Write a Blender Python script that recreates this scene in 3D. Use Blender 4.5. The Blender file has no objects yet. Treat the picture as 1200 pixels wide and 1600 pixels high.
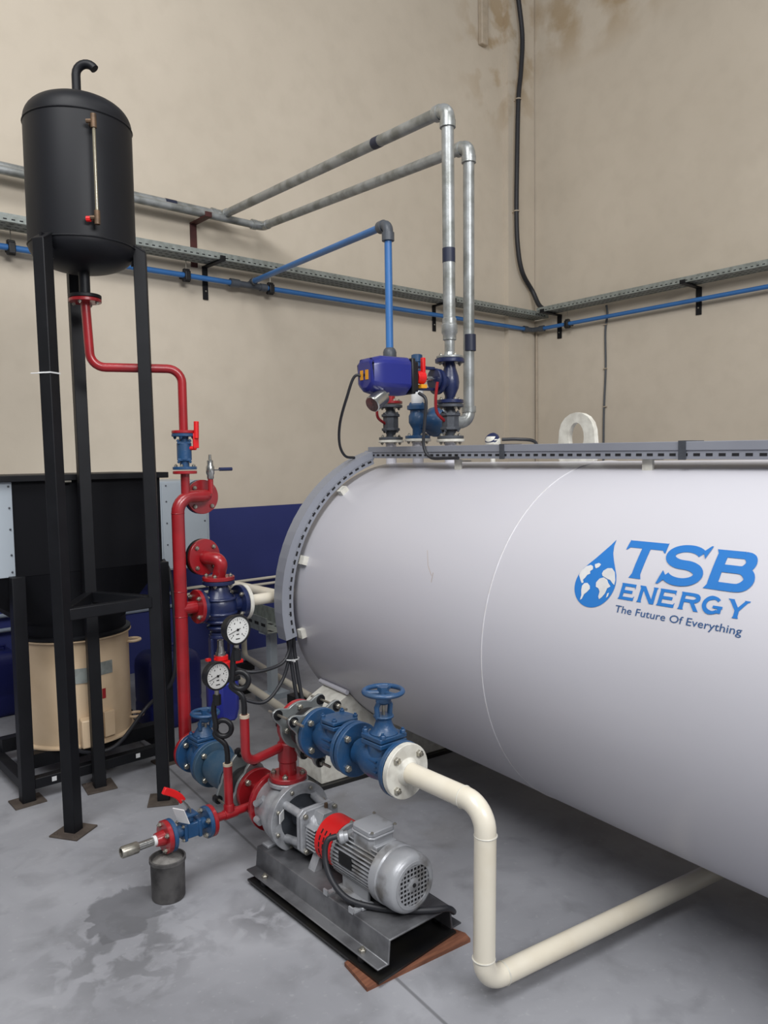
import bpy, bmesh, math, random
from mathutils import Vector, Matrix, Quaternion
random.seed(7)
PI = math.pi
V = Vector
COL = bpy.context.scene.collection
sc = bpy.context.scene

# ------------------------------------------------------------------ camera model
F_PX = 1205.0
YAW, PITCH, ROLL = [math.radians(a) for a in (41.26, 3.92, 0.87)]
CAM = V((0, 0, 1.6))
fw = V((math.sin(YAW)*math.cos(PITCH), math.cos(YAW)*math.cos(PITCH), -math.sin(PITCH)))
rt = V((math.cos(YAW), -math.sin(YAW), 0)); dn = fw.cross(rt)
rt2 = rt*math.cos(ROLL) + dn*math.sin(ROLL); dn2 = -rt*math.sin(ROLL) + dn*math.cos(ROLL)
cd = bpy.data.cameras.new('camera'); cam = bpy.data.objects.new('camera', cd); COL.objects.link(cam)
cam.matrix_world = Matrix.Translation(CAM) @ Matrix((rt2, -dn2, -fw)).transposed().to_4x4()
cd.sensor_fit = 'VERTICAL'; cd.sensor_height = 32; cd.lens = 32*F_PX/1600; cd.clip_start = .05
sc.camera = cam

# directions: T runs along the big tank, N across it
TY = math.radians(6.3)
T = V((math.sin(TY), math.cos(TY), 0)); N = V((math.cos(TY), -math.sin(TY), 0)); Z = V((0, 0, 1)); X = V((1, 0, 0)); Y = V((0, 1, 0))
def TP(n, t, z): return N*n + T*t + Z*z
TC, TH, TR = 2.559, .8765, .7022

# ------------------------------------------------------------------ materials
def lin(c): return tuple((v/12.92 if v <= .04045 else ((v+.055)/1.055)**2.4) for v in c)
def hx(h): return lin([int(h[i:i+2], 16)/255 for i in (0, 2, 4)])
def mat(name, h, rough=.5, metal=0., h2=None, scale=12., amt=.5, bump=0., coat=0., spec=.5, detail=4, lo=.4, hi=.65, stretch=None):
    m = bpy.data.materials.new(name); m.use_nodes = True
    nt = m.node_tree; b = nt.nodes['Principled BSDF']
    c = hx(h); b.inputs['Base Color'].default_value = (*c, 1)
    b.inputs['Roughness'].default_value = rough; b.inputs['Metallic'].default_value = metal
    b.inputs['Specular IOR Level'].default_value = spec
    if coat: b.inputs['Coat Weight'].default_value = coat; b.inputs['Coat Roughness'].default_value = .12
    tc = nt.nodes.new('ShaderNodeTexCoord'); src = tc.outputs['Object']
    if stretch:
        mp = nt.nodes.new('ShaderNodeMapping'); mp.inputs['Scale'].default_value = stretch
        nt.links.new(src, mp.inputs['Vector']); src = mp.outputs['Vector']
    n = nt.nodes.new('ShaderNodeTexNoise'); n.inputs['Scale'].default_value = scale; n.inputs['Detail'].default_value = detail
    nt.links.new(src, n.inputs['Vector'])
    r = nt.nodes.new('ShaderNodeValToRGB'); r.color_ramp.elements[0].position = lo; r.color_ramp.elements[1].position = hi
    c2 = hx(h2) if h2 else tuple(v*.72 for v in c)
    c1 = tuple(a*(1-amt)+b_*amt for a, b_ in zip(c, c2))
    r.color_ramp.elements[0].color = (*c, 1); r.color_ramp.elements[1].color = (*c1, 1)
    nt.links.new(n.outputs['Fac'], r.inputs['Fac']); nt.links.new(r.outputs['Color'], b.inputs['Base Color'])
    if bump:
        bp = nt.nodes.new('ShaderNodeBump'); bp.inputs['Strength'].default_value = bump; bp.inputs['Distance'].default_value = .004
        n2 = nt.nodes.new('ShaderNodeTexNoise'); n2.inputs['Scale'].default_value = scale*6; n2.inputs['Detail'].default_value = 3
        nt.links.new(src, n2.inputs['Vector']); nt.links.new(n2.outputs['Fac'], bp.inputs['Height']); nt.links.new(bp.outputs['Normal'], b.inputs['Normal'])
    return m
M = dict(
 tank=mat('white_tank_paint', 'cac9d0', .45, h2='c4c3c8', scale=1.3, amt=.35, coat=.15, lo=.5, hi=.8),
 tankw=mat('weld_white', 'cfced2', .4, h2='bdb8b0', scale=30, amt=.5),
 cream=mat('cream_pipe_paint', 'e0d9c8', .33, h2='c4b597', scale=5, amt=.5, coat=.3, lo=.48, hi=.8),
 whitefl=mat('white_flange_paint', 'd8d6cc', .4, h2='a8a398', scale=25, amt=.5),
 red=mat('red_pipe_paint', '9c1a22', .35, h2='6e1218', scale=8, amt=.5, coat=.35),
 redb=mat('bright_red_plastic', 'd81a1c', .4),
 blue=mat('blue_valve_paint', '1d4770', .42, h2='3f5060', scale=18, amt=.6, coat=.15, bump=.25, lo=.45, hi=.75),
 dblue=mat('dark_blue_valve_paint', '1a264f', .38, h2='151c3a', scale=14, amt=.6, coat=.2, bump=.2),
 navy=mat('navy_plastic', '232a7a', .32, h2='1c2266', scale=3, amt=.4, coat=.2),
 teal=mat('dusty_blue_casting', '2b4a62', .55, h2='465866', scale=14, amt=.7, bump=.2),
 grey=mat('grey_valve_casting', '474b52', .5, h2='33363c', scale=22, amt=.5, bump=.2),
 pump=mat('silver_grey_paint', 'a9abaf', .36, .25, h2='6c6e72', scale=16, amt=.6, bump=.25, coat=.1, lo=.42, hi=.7),
 motor=mat('worn_silver_paint', 'a6a8ac', .38, .25, h2='5e5850', scale=11, amt=.8, bump=.15, coat=.1, lo=.52, hi=.68),
 steel=mat('zinc_bolt', 'a9a69c', .35, .8, h2='6f675c', scale=40, amt=.6),
 zinc=mat('zinc_plate', '9a9f9f', .4, .6, h2='7c8080', scale=18, amt=.6),
 galv=mat('galvanised_pipe', 'a3a6a6', .4, .5, h2='73756f', scale=9, amt=.75, lo=.42, hi=.62, bump=.15, detail=6),
 galvd=mat('galvanised_tray', '9aa09c', .5, .4, h2='70756f', scale=20, amt=.6),
 fit=mat('galvanised_fitting', 'a8abab', .35, .6, h2='84867f', scale=30, amt=.6, bump=.1),
 tape=mat('navy_tape', '20263c', .5),
 bpipe=mat('blue_plastic_pipe', '3a72b0', .4, h2='30609a', scale=4, amt=.5),
 pfit=mat('grey_plastic_fitting', '4d5259', .45),
 black=mat('black_paint', '0f1014', .5, h2='15161a', scale=10, amt=.7, spec=.3),
 blackm=mat('matte_black_paint', '141519', .5, h2='16171c', scale=5, amt=.6, spec=.3),
 blackh=mat('matte_black_hopper', '0c0d12', .6, h2='0f1014', scale=4, amt=.6, spec=.2),
 rub=mat('black_rubber', '101115', .45),
 cable=mat('black_cable', '26272c', .5),
 cableg=mat('grey_cable', '55585c', .6),
 trunk=mat('grey_trunking_plastic', '8a8d96', .45, h2='7c7f88', scale=3, amt=.5),
 slot=mat('slot_dark', '141418', .8),
 drum=mat('cream_drum_paint', 'cdb596', .5, h2='a88d6c', scale=4, amt=.6, lo=.45, hi=.8),
 panel=mat('pale_grey_panel', 'a9b2ba', .5, h2='98a1a8', scale=2, amt=.5),
 base=mat('dark_steel_channel', '7c7d80', .36, .4, h2='3a3a3e', scale=7, amt=.8, bump=.2, lo=.4, hi=.62, detail=7),
 bplate=mat('oily_black_plate', '1a1a1c', .35, .1, h2='26241f', scale=8, amt=.6),
 plate=mat('rusty_footplate', '4b423c', .7, .2, h2='5f564e', scale=18, amt=.7),
 wood=mat('brown_wood', '6b4230', .7, h2='8a5a42', scale=14, amt=.7, stretch=(1, 6, 6)),
 rust=mat('brown_primer', '4a1f1c', .6, h2='341614', scale=15, amt=.6),
 brass=mat('brass', '6e5844', .5, .5, h2='463a30', scale=30, amt=.6),
 chrome=mat('chrome', 'b5b5b2', .22, .9, h2='8a8a86', scale=20, amt=.4),
 glass=mat('sight_glass', '8b8470', .12, .2, spec=.8),
 dial=mat('dial_white', 'dcdcd8', .4, h2='cfcfcb', scale=3, amt=.4),
 ink=mat('black_ink', '0c0c0e', .5),
 yell=mat('orange_label', 'e09a20', .5),
 label=mat('white_label', 'dfe0e0', .5),
 logo=mat('logo_blue', '1f74c2', .45, h2='2470b6', scale=3, amt=.3),
 logod=mat('logo_dark_blue', '2f5688', .5),
 logow=mat('logo_white', 'd8d8d8', .45),
 jug=mat('blue_plastic_drum', '121a58', .45, h2='0f1648', scale=4, amt=.5),
 conc=mat('rough_concrete', '84827e', .9, h2='55524f', scale=20, amt=.8, bump=.8, detail=8),
 bucket=mat('dirty_grey_bucket', '5e5c5b', .7, h2='2c2a2a', scale=14, amt=.8),
 conduit=mat('grey_conduit', '8c96a4', .5),
 wcond=mat('white_conduit', 'b9ab97', .6),
)

# ------------------------------------------------------------------ mesh builder
def frame(ax):
    ax = V(ax).normalized(); h = Z if abs(ax.z) < .9 else X
    a = ax.cross(h).normalized(); return a, ax.cross(a).normalized(), ax
ROOT = {}
class MB:
    def __init__(s): s.v = []; s.f = []; s.m = []
    def add(s, vs, fs, mi=0):
        o = len(s.v); s.v += [V(p) for p in vs]
        for f in fs: s.f.append([i+o for i in f]); s.m.append(mi)
        return s
    def box(s, c, d, R=None, mi=0):
        c = V(c); R = R or (X, Y, Z); vs = []
        for k in (-1, 1):
            for j in (-1, 1):
                for i in (-1, 1): vs.append(c + R[0]*(i*d[0]/2) + R[1]*(j*d[1]/2) + R[2]*(k*d[2]/2))
        return s.add(vs, [(0, 2, 3, 1), (4, 5, 7, 6), (0, 1, 5, 4), (2, 6, 7, 3), (0, 4, 6, 2), (1, 3, 7, 5)], mi)
    def lathe(s, o, ax, prof, seg=28, mi=0, a0=0., closed=True):
        o = V(o); a, b, c = frame(ax); n = len(prof); vs = []
        for k in range(seg):
            t = a0 + 2*PI*k/seg; d = a*math.cos(t)+b*math.sin(t)
            for r, h in prof: vs.append(o + d*r + c*h)
        fs = []
        for k in range(seg):
            q = (k+1) % seg
            for i in range(n-1): fs.append((k*n+i, q*n+i, q*n+i+1, k*n+i+1))
        if closed:
            if prof[0][0] > 1e-6: fs.append([k*n for k in range(seg)][::-1])
            if prof[-1][0] > 1e-6: fs.append([k*n+n-1 for k in range(seg)])
        return s.add(vs, fs, mi)
    def cyl(s, p, q, r, r2=None, seg=24, mi=0, a0=0.):
        p = V(p); q = V(q); return s.lathe(p, q-p, [(r, 0), (r if r2 is None else r2, (q-p).length)], seg, mi, a0)
    def ring(s, o, ax, ri, ro, th, seg=28, mi=0):
        return s.lathe(o, ax, [(ri, 0), (ro, 0), (ro, th), (ri, th), (ri, 0)], seg, mi, closed=False)
    def torus(s, o, ax, R, r, seg=40, ms=12, mi=0):
        return s.lathe(o, ax, [(R+r*math.cos(2*PI*k/ms), r*math.sin(2*PI*k/ms)) for k in range(ms+1)], seg, mi, closed=False)
    def sphere(s, o, r, sc_=(1, 1, 1), seg=20, mi=0):
        vs = []; fs = []; o = V(o); n = 10
        s.lathe(o, Z, [(r*math.sin(PI*k/n)*sc_[0] if 0 < k < n else 0.0001, -r*math.cos(PI*k/n)*sc_[2]) for k in range(n+1)], seg, mi)
        return s
    def prism(s, poly, o, ex, ey, ez, d0, d1, mi=0):
        o = V(o); n = len(poly)
        vs = [o+ex*p[0]+ey*p[1]+ez*d0 for p in poly] + [o+ex*p[0]+ey*p[1]+ez*d1 for p in poly]
        return s.add(vs, [list(range(n))[::-1], list(range(n, 2*n))] + [(i, (i+1) % n, n+(i+1) % n, n+i) for i in range(n)], mi)
    def tube(s, pts, r, seg=16, mi=0, caps=True, prof=None):
        pts = [V(p) for p in pts]
        q = [pts[0]]
        for p in pts[1:]:
            if (p-q[-1]).length > 1e-5: q.append(p)
        pts = q; n = len(pts)
        tg = [(pts[min(i+1, n-1)]-pts[max(i-1, 0)]).normalized() for i in range(n)]
        a, b, c = frame(tg[0]); vs = []
        for i in range(n):
            if i:
                qd = tg[i-1].rotation_difference(tg[i]); a = qd @ a
            a = (a - tg[i]*a.dot(tg[i])).normalized(); b = tg[i].cross(a)
            if prof: ring = [pts[i]+a*x+b*y for x, y in prof]
            else: ring = [pts[i]+(a*math.cos(2*PI*k/seg)+b*math.sin(2*PI*k/seg))*r for k in range(seg)]
            vs += ring
        m = len(prof) if prof else seg; fs = []
        for i in range(n-1):
            for k in range(m): fs.append((i*m+k, i*m+(k+1) % m, (i+1)*m+(k+1) % m, (i+1)*m+k))
        if caps: fs += [list(range(m))[::-1], list(range((n-1)*m, n*m))]
        return s.add(vs, fs, mi)
    def build(s, name, m, parent=None, bevel=0, sharp=38):
        me = bpy.data.meshes.new(name); rl = ROOT[parent.name] if parent else V((0, 0, 0))
        me.from_pydata([p-rl for p in s.v], [], s.f)
        for mm in (m if isinstance(m, (list, tuple)) else [m]): me.materials.append(M[mm] if isinstance(mm, str) else mm)
        me.polygons.foreach_set('material_index', s.m)
        bm = bmesh.new(); bm.from_mesh(me); bmesh.ops.recalc_face_normals(bm, faces=bm.faces); bm.to_mesh(me); bm.free()
        me.shade_smooth() if hasattr(me, 'shade_smooth') else None
        me.set_sharp_from_angle(angle=math.radians(sharp)); me.update()
        o = bpy.data.objects.new(name, me); COL.objects.link(o)
        if parent: o.parent = parent
        ROOT[o.name] = rl
        if bevel:
            b = o.modifiers.new('bevel', 'BEVEL'); b.width = bevel; b.segments = 2; b.limit_method = 'ANGLE'; b.angle_limit = .7
        return o
def bend(pts, R, n=7):
    """polyline with filleted corners"""
    pts = [V(p) for p in pts]; out = [pts[0]]
    for i in range(1, len(pts)-1):
        a, b, c = pts[i-1], pts[i], pts[i+1]; u = (a-b).normalized(); w = (c-b).normalized()
        ang = u.angle(w); r = R[i-1] if isinstance(R, (list, tuple)) else R
        if ang > PI-.02: out.append(b); continue
        L = min(r/math.tan(ang/2), (a-b).length*.49 if i > 1 else (a-b).length*.95, (c-b).length*.49 if i < len(pts)-2 else (c-b).length*.95)
        r = L*math.tan(ang/2); ctr = b + (u+w).normalized()*(r/math.sin(ang/2))
        p0 = b+u*L-ctr; p1 = b+w*L-ctr
        for k in range(n+1): out.append(ctr + p0.slerp(p1, k/n) if False else ctr + Quaternion(p0.cross(p1).normalized(), p0.angle(p1)*k/n) @ p0)
    return out + [pts[-1]]
def smooth(pts, n=10):
    """Catmull-Rom through points"""
    P = [V(p) for p in pts]; P = [P[0]*2-P[1]] + P + [P[-1]*2-P[-2]]; out = []
    for i in range(1, len(P)-2):
        for k in range(n):
            t = k/n; a, b, c, d = P[i-1:i+3]
            out.append(.5*((2*b)+(c-a)*t+(2*a-5*b+4*c-d)*t*t+(3*b-a-3*c+d)*t**3))
    return out+[P[-2]]
def thing(name, label, cat, loc, group=None):
    o = bpy.data.objects.new(name, None); COL.objects.link(o); o.location = loc; o.empty_display_size = .05
    ROOT[o.name] = V(loc); o['label'] = label; o['category'] = cat
    if group: o['group'] = group
    return o
def tag(o, label, cat, group=None):
    o['label'] = label; o['category'] = cat
    if group: o['group'] = group
    return o
def struct(o): o['kind'] = 'structure'; return o

_bolt = {}
def bolt(parent, p, ax, r=.008, h=.008, m='steel', name='bolt', tail=0):
    """hex head standing on a face, shared mesh"""
    key = (round(r, 4), round(h, 4), m, round(tail, 3))
    if key not in _bolt:
        b = MB().lathe((0, 0, 0), Z, [(r, 0), (r, h*.8), (r*.8, h)], 6)
        b.cyl((0, 0, h), (0, 0, h*1.5), r*.5, seg=8)
        if tail: b.cyl((0, 0, -tail), (0, 0, 0), r*.5, seg=8)
        o = b.build(name, m); COL.objects.unlink(o); _bolt[key] = o.data; bpy.data.objects.remove(o)
    o = bpy.data.objects.new(name, _bolt[key]); COL.objects.link(o)
    rl = ROOT[parent.name]; o.parent = parent; o.location = V(p)-rl; ROOT[o.name] = V(p)
    o.rotation_mode = 'QUATERNION'; o.rotation_quaternion = Z.rotation_difference(V(ax).normalized())
    return o
def flange(parent, c, ax, r, th, m, nb=4, rb=.008, side=1, a0=PI/4, bm='steel', hub=0, hublen=.02, name='flange', bolts=True, seg=36):
    """disc centred at c (its middle), with bolts on the side pointed to by ax*side"""
    c = V(c); ax = V(ax).normalized(); o0 = c-ax*(th/2)
    ch = min(.002, th*.2)
    b = MB().lathe(o0, ax, [(r-ch, 0), (r, ch), (r, th-ch), (r-ch, th)], seg)
    if hub: b.lathe(c+ax*(th/2*side), ax*side, [(hub*1.18, 0), (hub, hublen)], 24)
    f = b.build(name, m, parent)
    if bolts:
        a, b_, _ = frame(ax)
        for k in range(nb):
            t = a0+2*PI*k/nb; p = c+(a*math.cos(t)+b_*math.sin(t))*(r*.77)+ax*(th/2*side)
            bolt(f, p, ax*side, rb, rb*1.0, bm)
    return f
def pipe(parent, name, pts, r, m, R=.05, seg=20): return MB().tube(bend(pts, R), r, seg).build(name, m, parent)

# ------------------------------------------------------------------ structure materials
def wall_mat(name, band):
    m = bpy.data.materials.new(name); m.use_nodes = True; nt = m.node_tree; L = nt.links; nd = nt.nodes
    b = nd['Principled BSDF']; b.inputs['Roughness'].default_value = .75; b.inputs['Specular IOR Level'].default_value = .25
    g = nd.new('ShaderNodeNewGeometry'); sx = nd.new('ShaderNodeSeparateXYZ'); L.new(g.outputs['Position'], sx.inputs[0])
    def noise(sc_, det=4):
        n = nd.new('ShaderNodeTexNoise'); n.inputs['Scale'].default_value = sc_; n.inputs['Detail'].default_value = det
        L.new(g.outputs['Position'], n.inputs['Vector']); return n.outputs['Fac']
    def mix(f, a, c):
        x = nd.new('ShaderNodeMix'); x.data_type = 'RGBA'
        for s_, v in ((x.inputs[0], f), (x.inputs[6], a), (x.inputs[7], c)):
            if hasattr(v, 'links'): L.new(v, s_)
            elif isinstance(v, tuple): s_.default_value = (*v, 1)
            else: s_.default_value = v
        return x.outputs[2]
    def math_(op, a, c=None, d=None):
        x = nd.new('ShaderNodeMath'); x.operation = op; x.use_clamp = False
        for s_, v in zip(x.inputs, (a, c, d)):
            if v is None: continue
            if hasattr(v, 'links'): L.new(v, s_)
            else: s_.default_value = v
        return x.outputs[0]
    def mr(v, a, c, d=0., e=1.):
        x = nd.new('ShaderNodeMapRange'); L.new(v, x.inputs[0])
        for i, q in enumerate((a, c, d, e)): x.inputs[i+1].default_value = q
        return x.outputs[0]
    base = mix(mr(noise(.7), .35, .7), hx('cfc4b3'), hx('c6bbaa'))
    base = mix(mr(noise(6, 6), .45, .8, 0, .25), base, hx('b4a998'))
    # damp stains near the top of the corner
    dx = math_('ABSOLUTE', math_('SUBTRACT', sx.outputs[0 if name == 'left_wall_paint' else 1], 6.75 if name == 'left_wall_paint' else 4.9))
    near = mr(dx, .2 if name == 'left_wall_paint' else .5, .8 if name == 'left_wall_paint' else 1.3, 1., 0.)
    hgt = mr(sx.outputs[2], 4.9 if name == 'left_wall_paint' else 5.7, 5.9 if name == 'left_wall_paint' else 6.2)
    hg2 = mr(sx.outputs[2], 6.3, 6.9, 1., .6)
    st = math_('MULTIPLY', math_('MULTIPLY', near, math_('MULTIPLY', hgt, hg2)), mr(noise(3.2, 5), .5 if name == 'left_wall_paint' else .38, .6))
    base = mix(math_('MULTIPLY', st, .55), base, hx('9a7a45'))
    if band:
        bd = mr(sx.outputs[2], 1.216, 1.219, 1., 0.)
        base = mix(bd, base, mix(mr(noise(1.5), .3, .7), hx('353c76'), hx('31386c')))
    L.new(base, b.inputs['Base Color'])
    bp = nd.new('ShaderNodeBump'); bp.inputs['Strength'].default_value = .12; bp.inputs['Distance'].default_value = .02
    L.new(noise(9, 5), bp.inputs['Height']); L.new(bp.outputs['Normal'], b.inputs['Normal'])
    return m
def floor_mat():
    m = bpy.data.materials.new('concrete_floor'); m.use_nodes = True; nt = m.node_tree; L = nt.links; nd = nt.nodes
    b = nd['Principled BSDF']; b.inputs['Specular IOR Level'].default_value = .35
    g = nd.new('ShaderNodeNewGeometry'); P = g.outputs['Position']
    def noise(sc_, det=4, vec=P, dist=0):
        n = nd.new('ShaderNodeTexNoise'); n.inputs['Scale'].default_value = sc_; n.inputs['Detail'].default_value = det; n.inputs['Distortion'].default_value = dist
        L.new(vec, n.inputs['Vector']); return n.outputs['Fac']
    def mr(v, a, c, d=0., e=1.):
        x = nd.new('ShaderNodeMapRange'); L.new(v, x.inputs[0])
        for i, q in enumerate((a, c, d, e)): x.inputs[i+1].default_value = q
        return x.outputs[0]
    def mix(f, a, c):
        x = nd.new('ShaderNodeMix'); x.data_type = 'RGBA'
        for s_, v in ((x.inputs[0], f), (x.inputs[6], a), (x.inputs[7], c)):
            if hasattr(v, 'links'): L.new(v, s_)
            elif isinstance(v, tuple): s_.default_value = (*v, 1)
            else: s_.default_value = v
        return x.outputs[2]
    def mth(op, a, c=None):
        x = nd.new('ShaderNodeMath'); x.operation = op
        for s_, v in zip(x.inputs, (a, c)):
            if v is None: continue
            if hasattr(v, 'links'): L.new(v, s_)
            else: s_.default_value = v
        return x.outputs[0]
    base = mix(mr(noise(1.6, 5, dist=.6), .35, .68), hx('9c9da2'), hx('86878c'))
    base = mix(mr(noise(7, 8, dist=.4), .5, .75, 0, .5), base, hx('6c6d70'))
    base = mix(mr(noise(40, 3), .62, .72, 0, .35), base, hx('a4a5a8'))
    # wet, dirty patches beside the bucket and specks
    def patch(cx, cy, r0, r1, lo, hi, amt, col, sc_=6):
        nonlocal base
        v = nd.new('ShaderNodeVectorMath'); v.operation = 'DISTANCE'; L.new(P, v.inputs[0]); v.inputs[1].default_value = (cx, cy, 0)
        f = mth('MULTIPLY', mr(v.outputs['Value'], r0, r1, 1., 0.), mr(noise(sc_, 4, dist=.5), lo, hi))
        base = mix(mth('MULTIPLY', f, amt), base, hx(col))
    v = nd.new('ShaderNodeVectorMath'); v.operation = 'DISTANCE'; L.new(P, v.inputs[0]); v.inputs[1].default_value = (1.04, 2.62, 0)
    e_ = mth('ADD', v.outputs['Value'], mth('MULTIPLY', mth('SUBTRACT', noise(7, 6, dist=.6), .5), .34))
    base = mix(mr(e_, .135, .15, .62, 0), base, hx('55565a'))
    patch(1.38, 2.25, .03, .16, .40, .5, .6, '5c5d60', 12)
    patch(.95, 2.40, .1, .34, .47, .56, .6, '606164', 11)
    patch(2.3, 2.6, .2, .7, .48, .6, .35, '6a6660', 3)
    # one joint line in the slab
    sx = nd.new('ShaderNodeSeparateXYZ'); L.new(P, sx.inputs[0])
    ln = mth('ABSOLUTE', mth('SUBTRACT', sx.outputs[0], mth('ADD', mth('MULTIPLY', sx.outputs[1], .111), 1.325)))
    base = mix(mr(ln, .003, .008, .6, 0), base, hx('4a4a4c'))
    L.new(base, b.inputs['Base Color'])
    L.new(mr(noise(2.2), .3, .7, .42, .62), b.inputs['Roughness'])
    bp = nd.new('ShaderNodeBump'); bp.inputs['Strength'].default_value = .15; bp.inputs['Distance'].default_value = .01
    L.new(noise(14, 6), bp.inputs['Height']); L.new(bp.outputs['Normal'], b.inputs['Normal'])
    return m
WY, WX = 5.62, 7.22
struct(MB().box((2.2, 1.5, -.05), (10.4, 8.6, .1)).build('floor', floor_mat()))
struct(MB().box((2.2, WY+.1, 3.6), (10.4, .2, 7.4)).build('wall_left', wall_mat('left_wall_paint', True)))
struct(MB().box((WX+.1, 1.5, 3.6), (.2, 8.24, 7.4)).build('wall_right', wall_mat('right_wall_paint', True)))
# shallow pilaster strip in the corner and a short conduit strip high on the wall
struct(MB().box((6.98, WY-.03, 3.6), (.46, .06, 7.4)).build('trim_1', wall_mat('left_wall_paint', True)))
struct(MB().box((6.39, WY-.03, 6.52), (.10, .06, 1.2)).build('trim_2', 'wcond', bevel=.01))
struct(MB().cyl((WX-.014, WY-.09, 0), (WX-.014, WY-.09, 3.0), .012, seg=10).build('trim_3', 'wcond'))

# ================================================================== BIG TANK
tank = thing('storage_tank', 'large white horizontal cylindrical tank with blue logo lettering on its side', 'tank', TP(TC, 1.5, 0))
def tank_prof():
    p = []
    for k in range(9):
        a = PI/2*k/8; p.append((max(TR*math.sin(a), .0005), -1.6-.2*math.cos(a)))
    for k in range(8, -1, -1):
        a = PI/2*k/8; p.append((max(TR*math.sin(a), .0005), 3.50+.2*math.cos(a)))
    return p
MB().lathe(TP(TC, 0, TH), T, tank_prof(), 160).build('shell', 'tank', tank)
for t in (2.055, .35):
    MB().torus(TP(TC, t, TH), T, TR, .0022, 160, 6).build('weld_seam', 'tankw', tank)
# lifting lug
lug = []
for k in range(17): a = PI*k/16; lug.append((.095*math.cos(a), .135+.085*math.sin(a)))
lug = [(.11, 0)] + lug + [(-.11, 0)]
b = MB(); hole = [(.042*math.cos(2*PI*k/20), .115+.062*math.sin(2*PI*k/20)) for k in range(20)]
o3 = TP(TC, 2.217, 1.565)
# ring of quads between outer outline and hole
outer = []
for k in range(20):
    a = 2*PI*k/20; dx, dz = math.cos(a), math.sin(a)
    best = None
    for i in range(len(lug)):
        p, q = lug[i], lug[(i+1) % len(lug)]; ex, ez = q[0]-p[0], q[1]-p[1]; den = dx*ez-dz*ex
        if abs(den) < 1e-9: continue
        t_ = ((p[0])*ez-(p[1]-.115)*ex)/den; s_ = ((p[0])*dz-(p[1]-.115)*dx)/den
        if t_ > 0 and -1e-6 <= s_ <= 1+1e-6: best = t_ if best is None else min(best, t_)
    outer.append((dx*best, .115+dz*best))
vs = []
for dd in (-.012, .012):
    vs += [o3 + T*x + Z*z + N*dd for x, z in outer] + [o3 + T*x + Z*z + N*dd for x, z in hole]
fs = []
for k in range(20):
    q = (k+1) % 20
    fs += [(k, q, 20+q, 20+k), (40+k, 60+k, 60+q, 40+q), (k, 40+k, 40+q, q), (20+k, 20+q, 60+q, 60+k)]
b.add(vs, fs); b.build('lifting_lug', 'whitefl', tank)
# mounting tabs carrying the trunking
for t in (2.755, 1.717, .55):
    a = math.radians(106); p = TP(TC+math.cos(a)*TR, t, TH+math.sin(a)*TR)
    MB().box(p+Z*.018-N*.012, (.012, .042, .05), (N, T, Z)).box(p+Z*.034+N*.02, (.06, .042, .006), (N, T, Z)).build('mounting_tab', 'whitefl', tank)
for ad in (128, 162, 192):
    a = math.radians(ad); rd = N*math.cos(a)+Z*math.sin(a); tn = N*-math.sin(a)+Z*math.cos(a)
    MB().box(TP(TC, 3.40, TH)+rd*(TR+.012), (.03, .045, .04), (rd, tn, T)).build('mounting_tab', 'whitefl', tank)
# saddles
def saddle(t0, t1):
    pr = [(1.834, 0.02), (1.834, .335), (1.906, .392)]
    for k in range(15):
        a = math.radians(218+ (322-218)*k/14); pr.append((TC+math.cos(a)*(TR+.002), TH+math.sin(a)*(TR+.002)))
    pr += [(2*TC-1.906, .392), (2*TC-1.834, .335), (2*TC-1.834, .02)]
    s = MB().prism(pr, V((0, 0, 0)), N, Z, T, t0, t1).build('saddle', 'whitefl', tank, bevel=.004)
    MB().box(TP(TC, (t0+t1)/2, .01), (1.56, t1-t0+.05, .02), (N, T, Z)).build('base_strip', 'bplate', s)
    a = math.radians(216.5)
    MB().tube([TP(TC+math.cos(a)*(TR+.012), t0-.01, TH+math.sin(a)*(TR+.012)), TP(TC+math.cos(a)*(TR+.012), t1+.02, TH+math.sin(a)*(TR+.012))], .012, 12).build('wear_rib', 'tank', s)
saddle(3.19, 3.42); saddle(-1.3, -1.07)
# nozzles
for t, zt in ((3.58, 1.70), (3.33, 1.70), (3.055, 1.69)):
    nz = MB().cyl(TP(TC, t, 1.5 if t < 3.5 else 1.45), TP(TC, t, zt-.01), .03).build('nozzle', 'tank', tank)
    flange(nz, TP(TC, t, zt), Z, .072, .014, 'whitefl', 4, .009, side=-1, a0=PI/4+.5)

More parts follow.
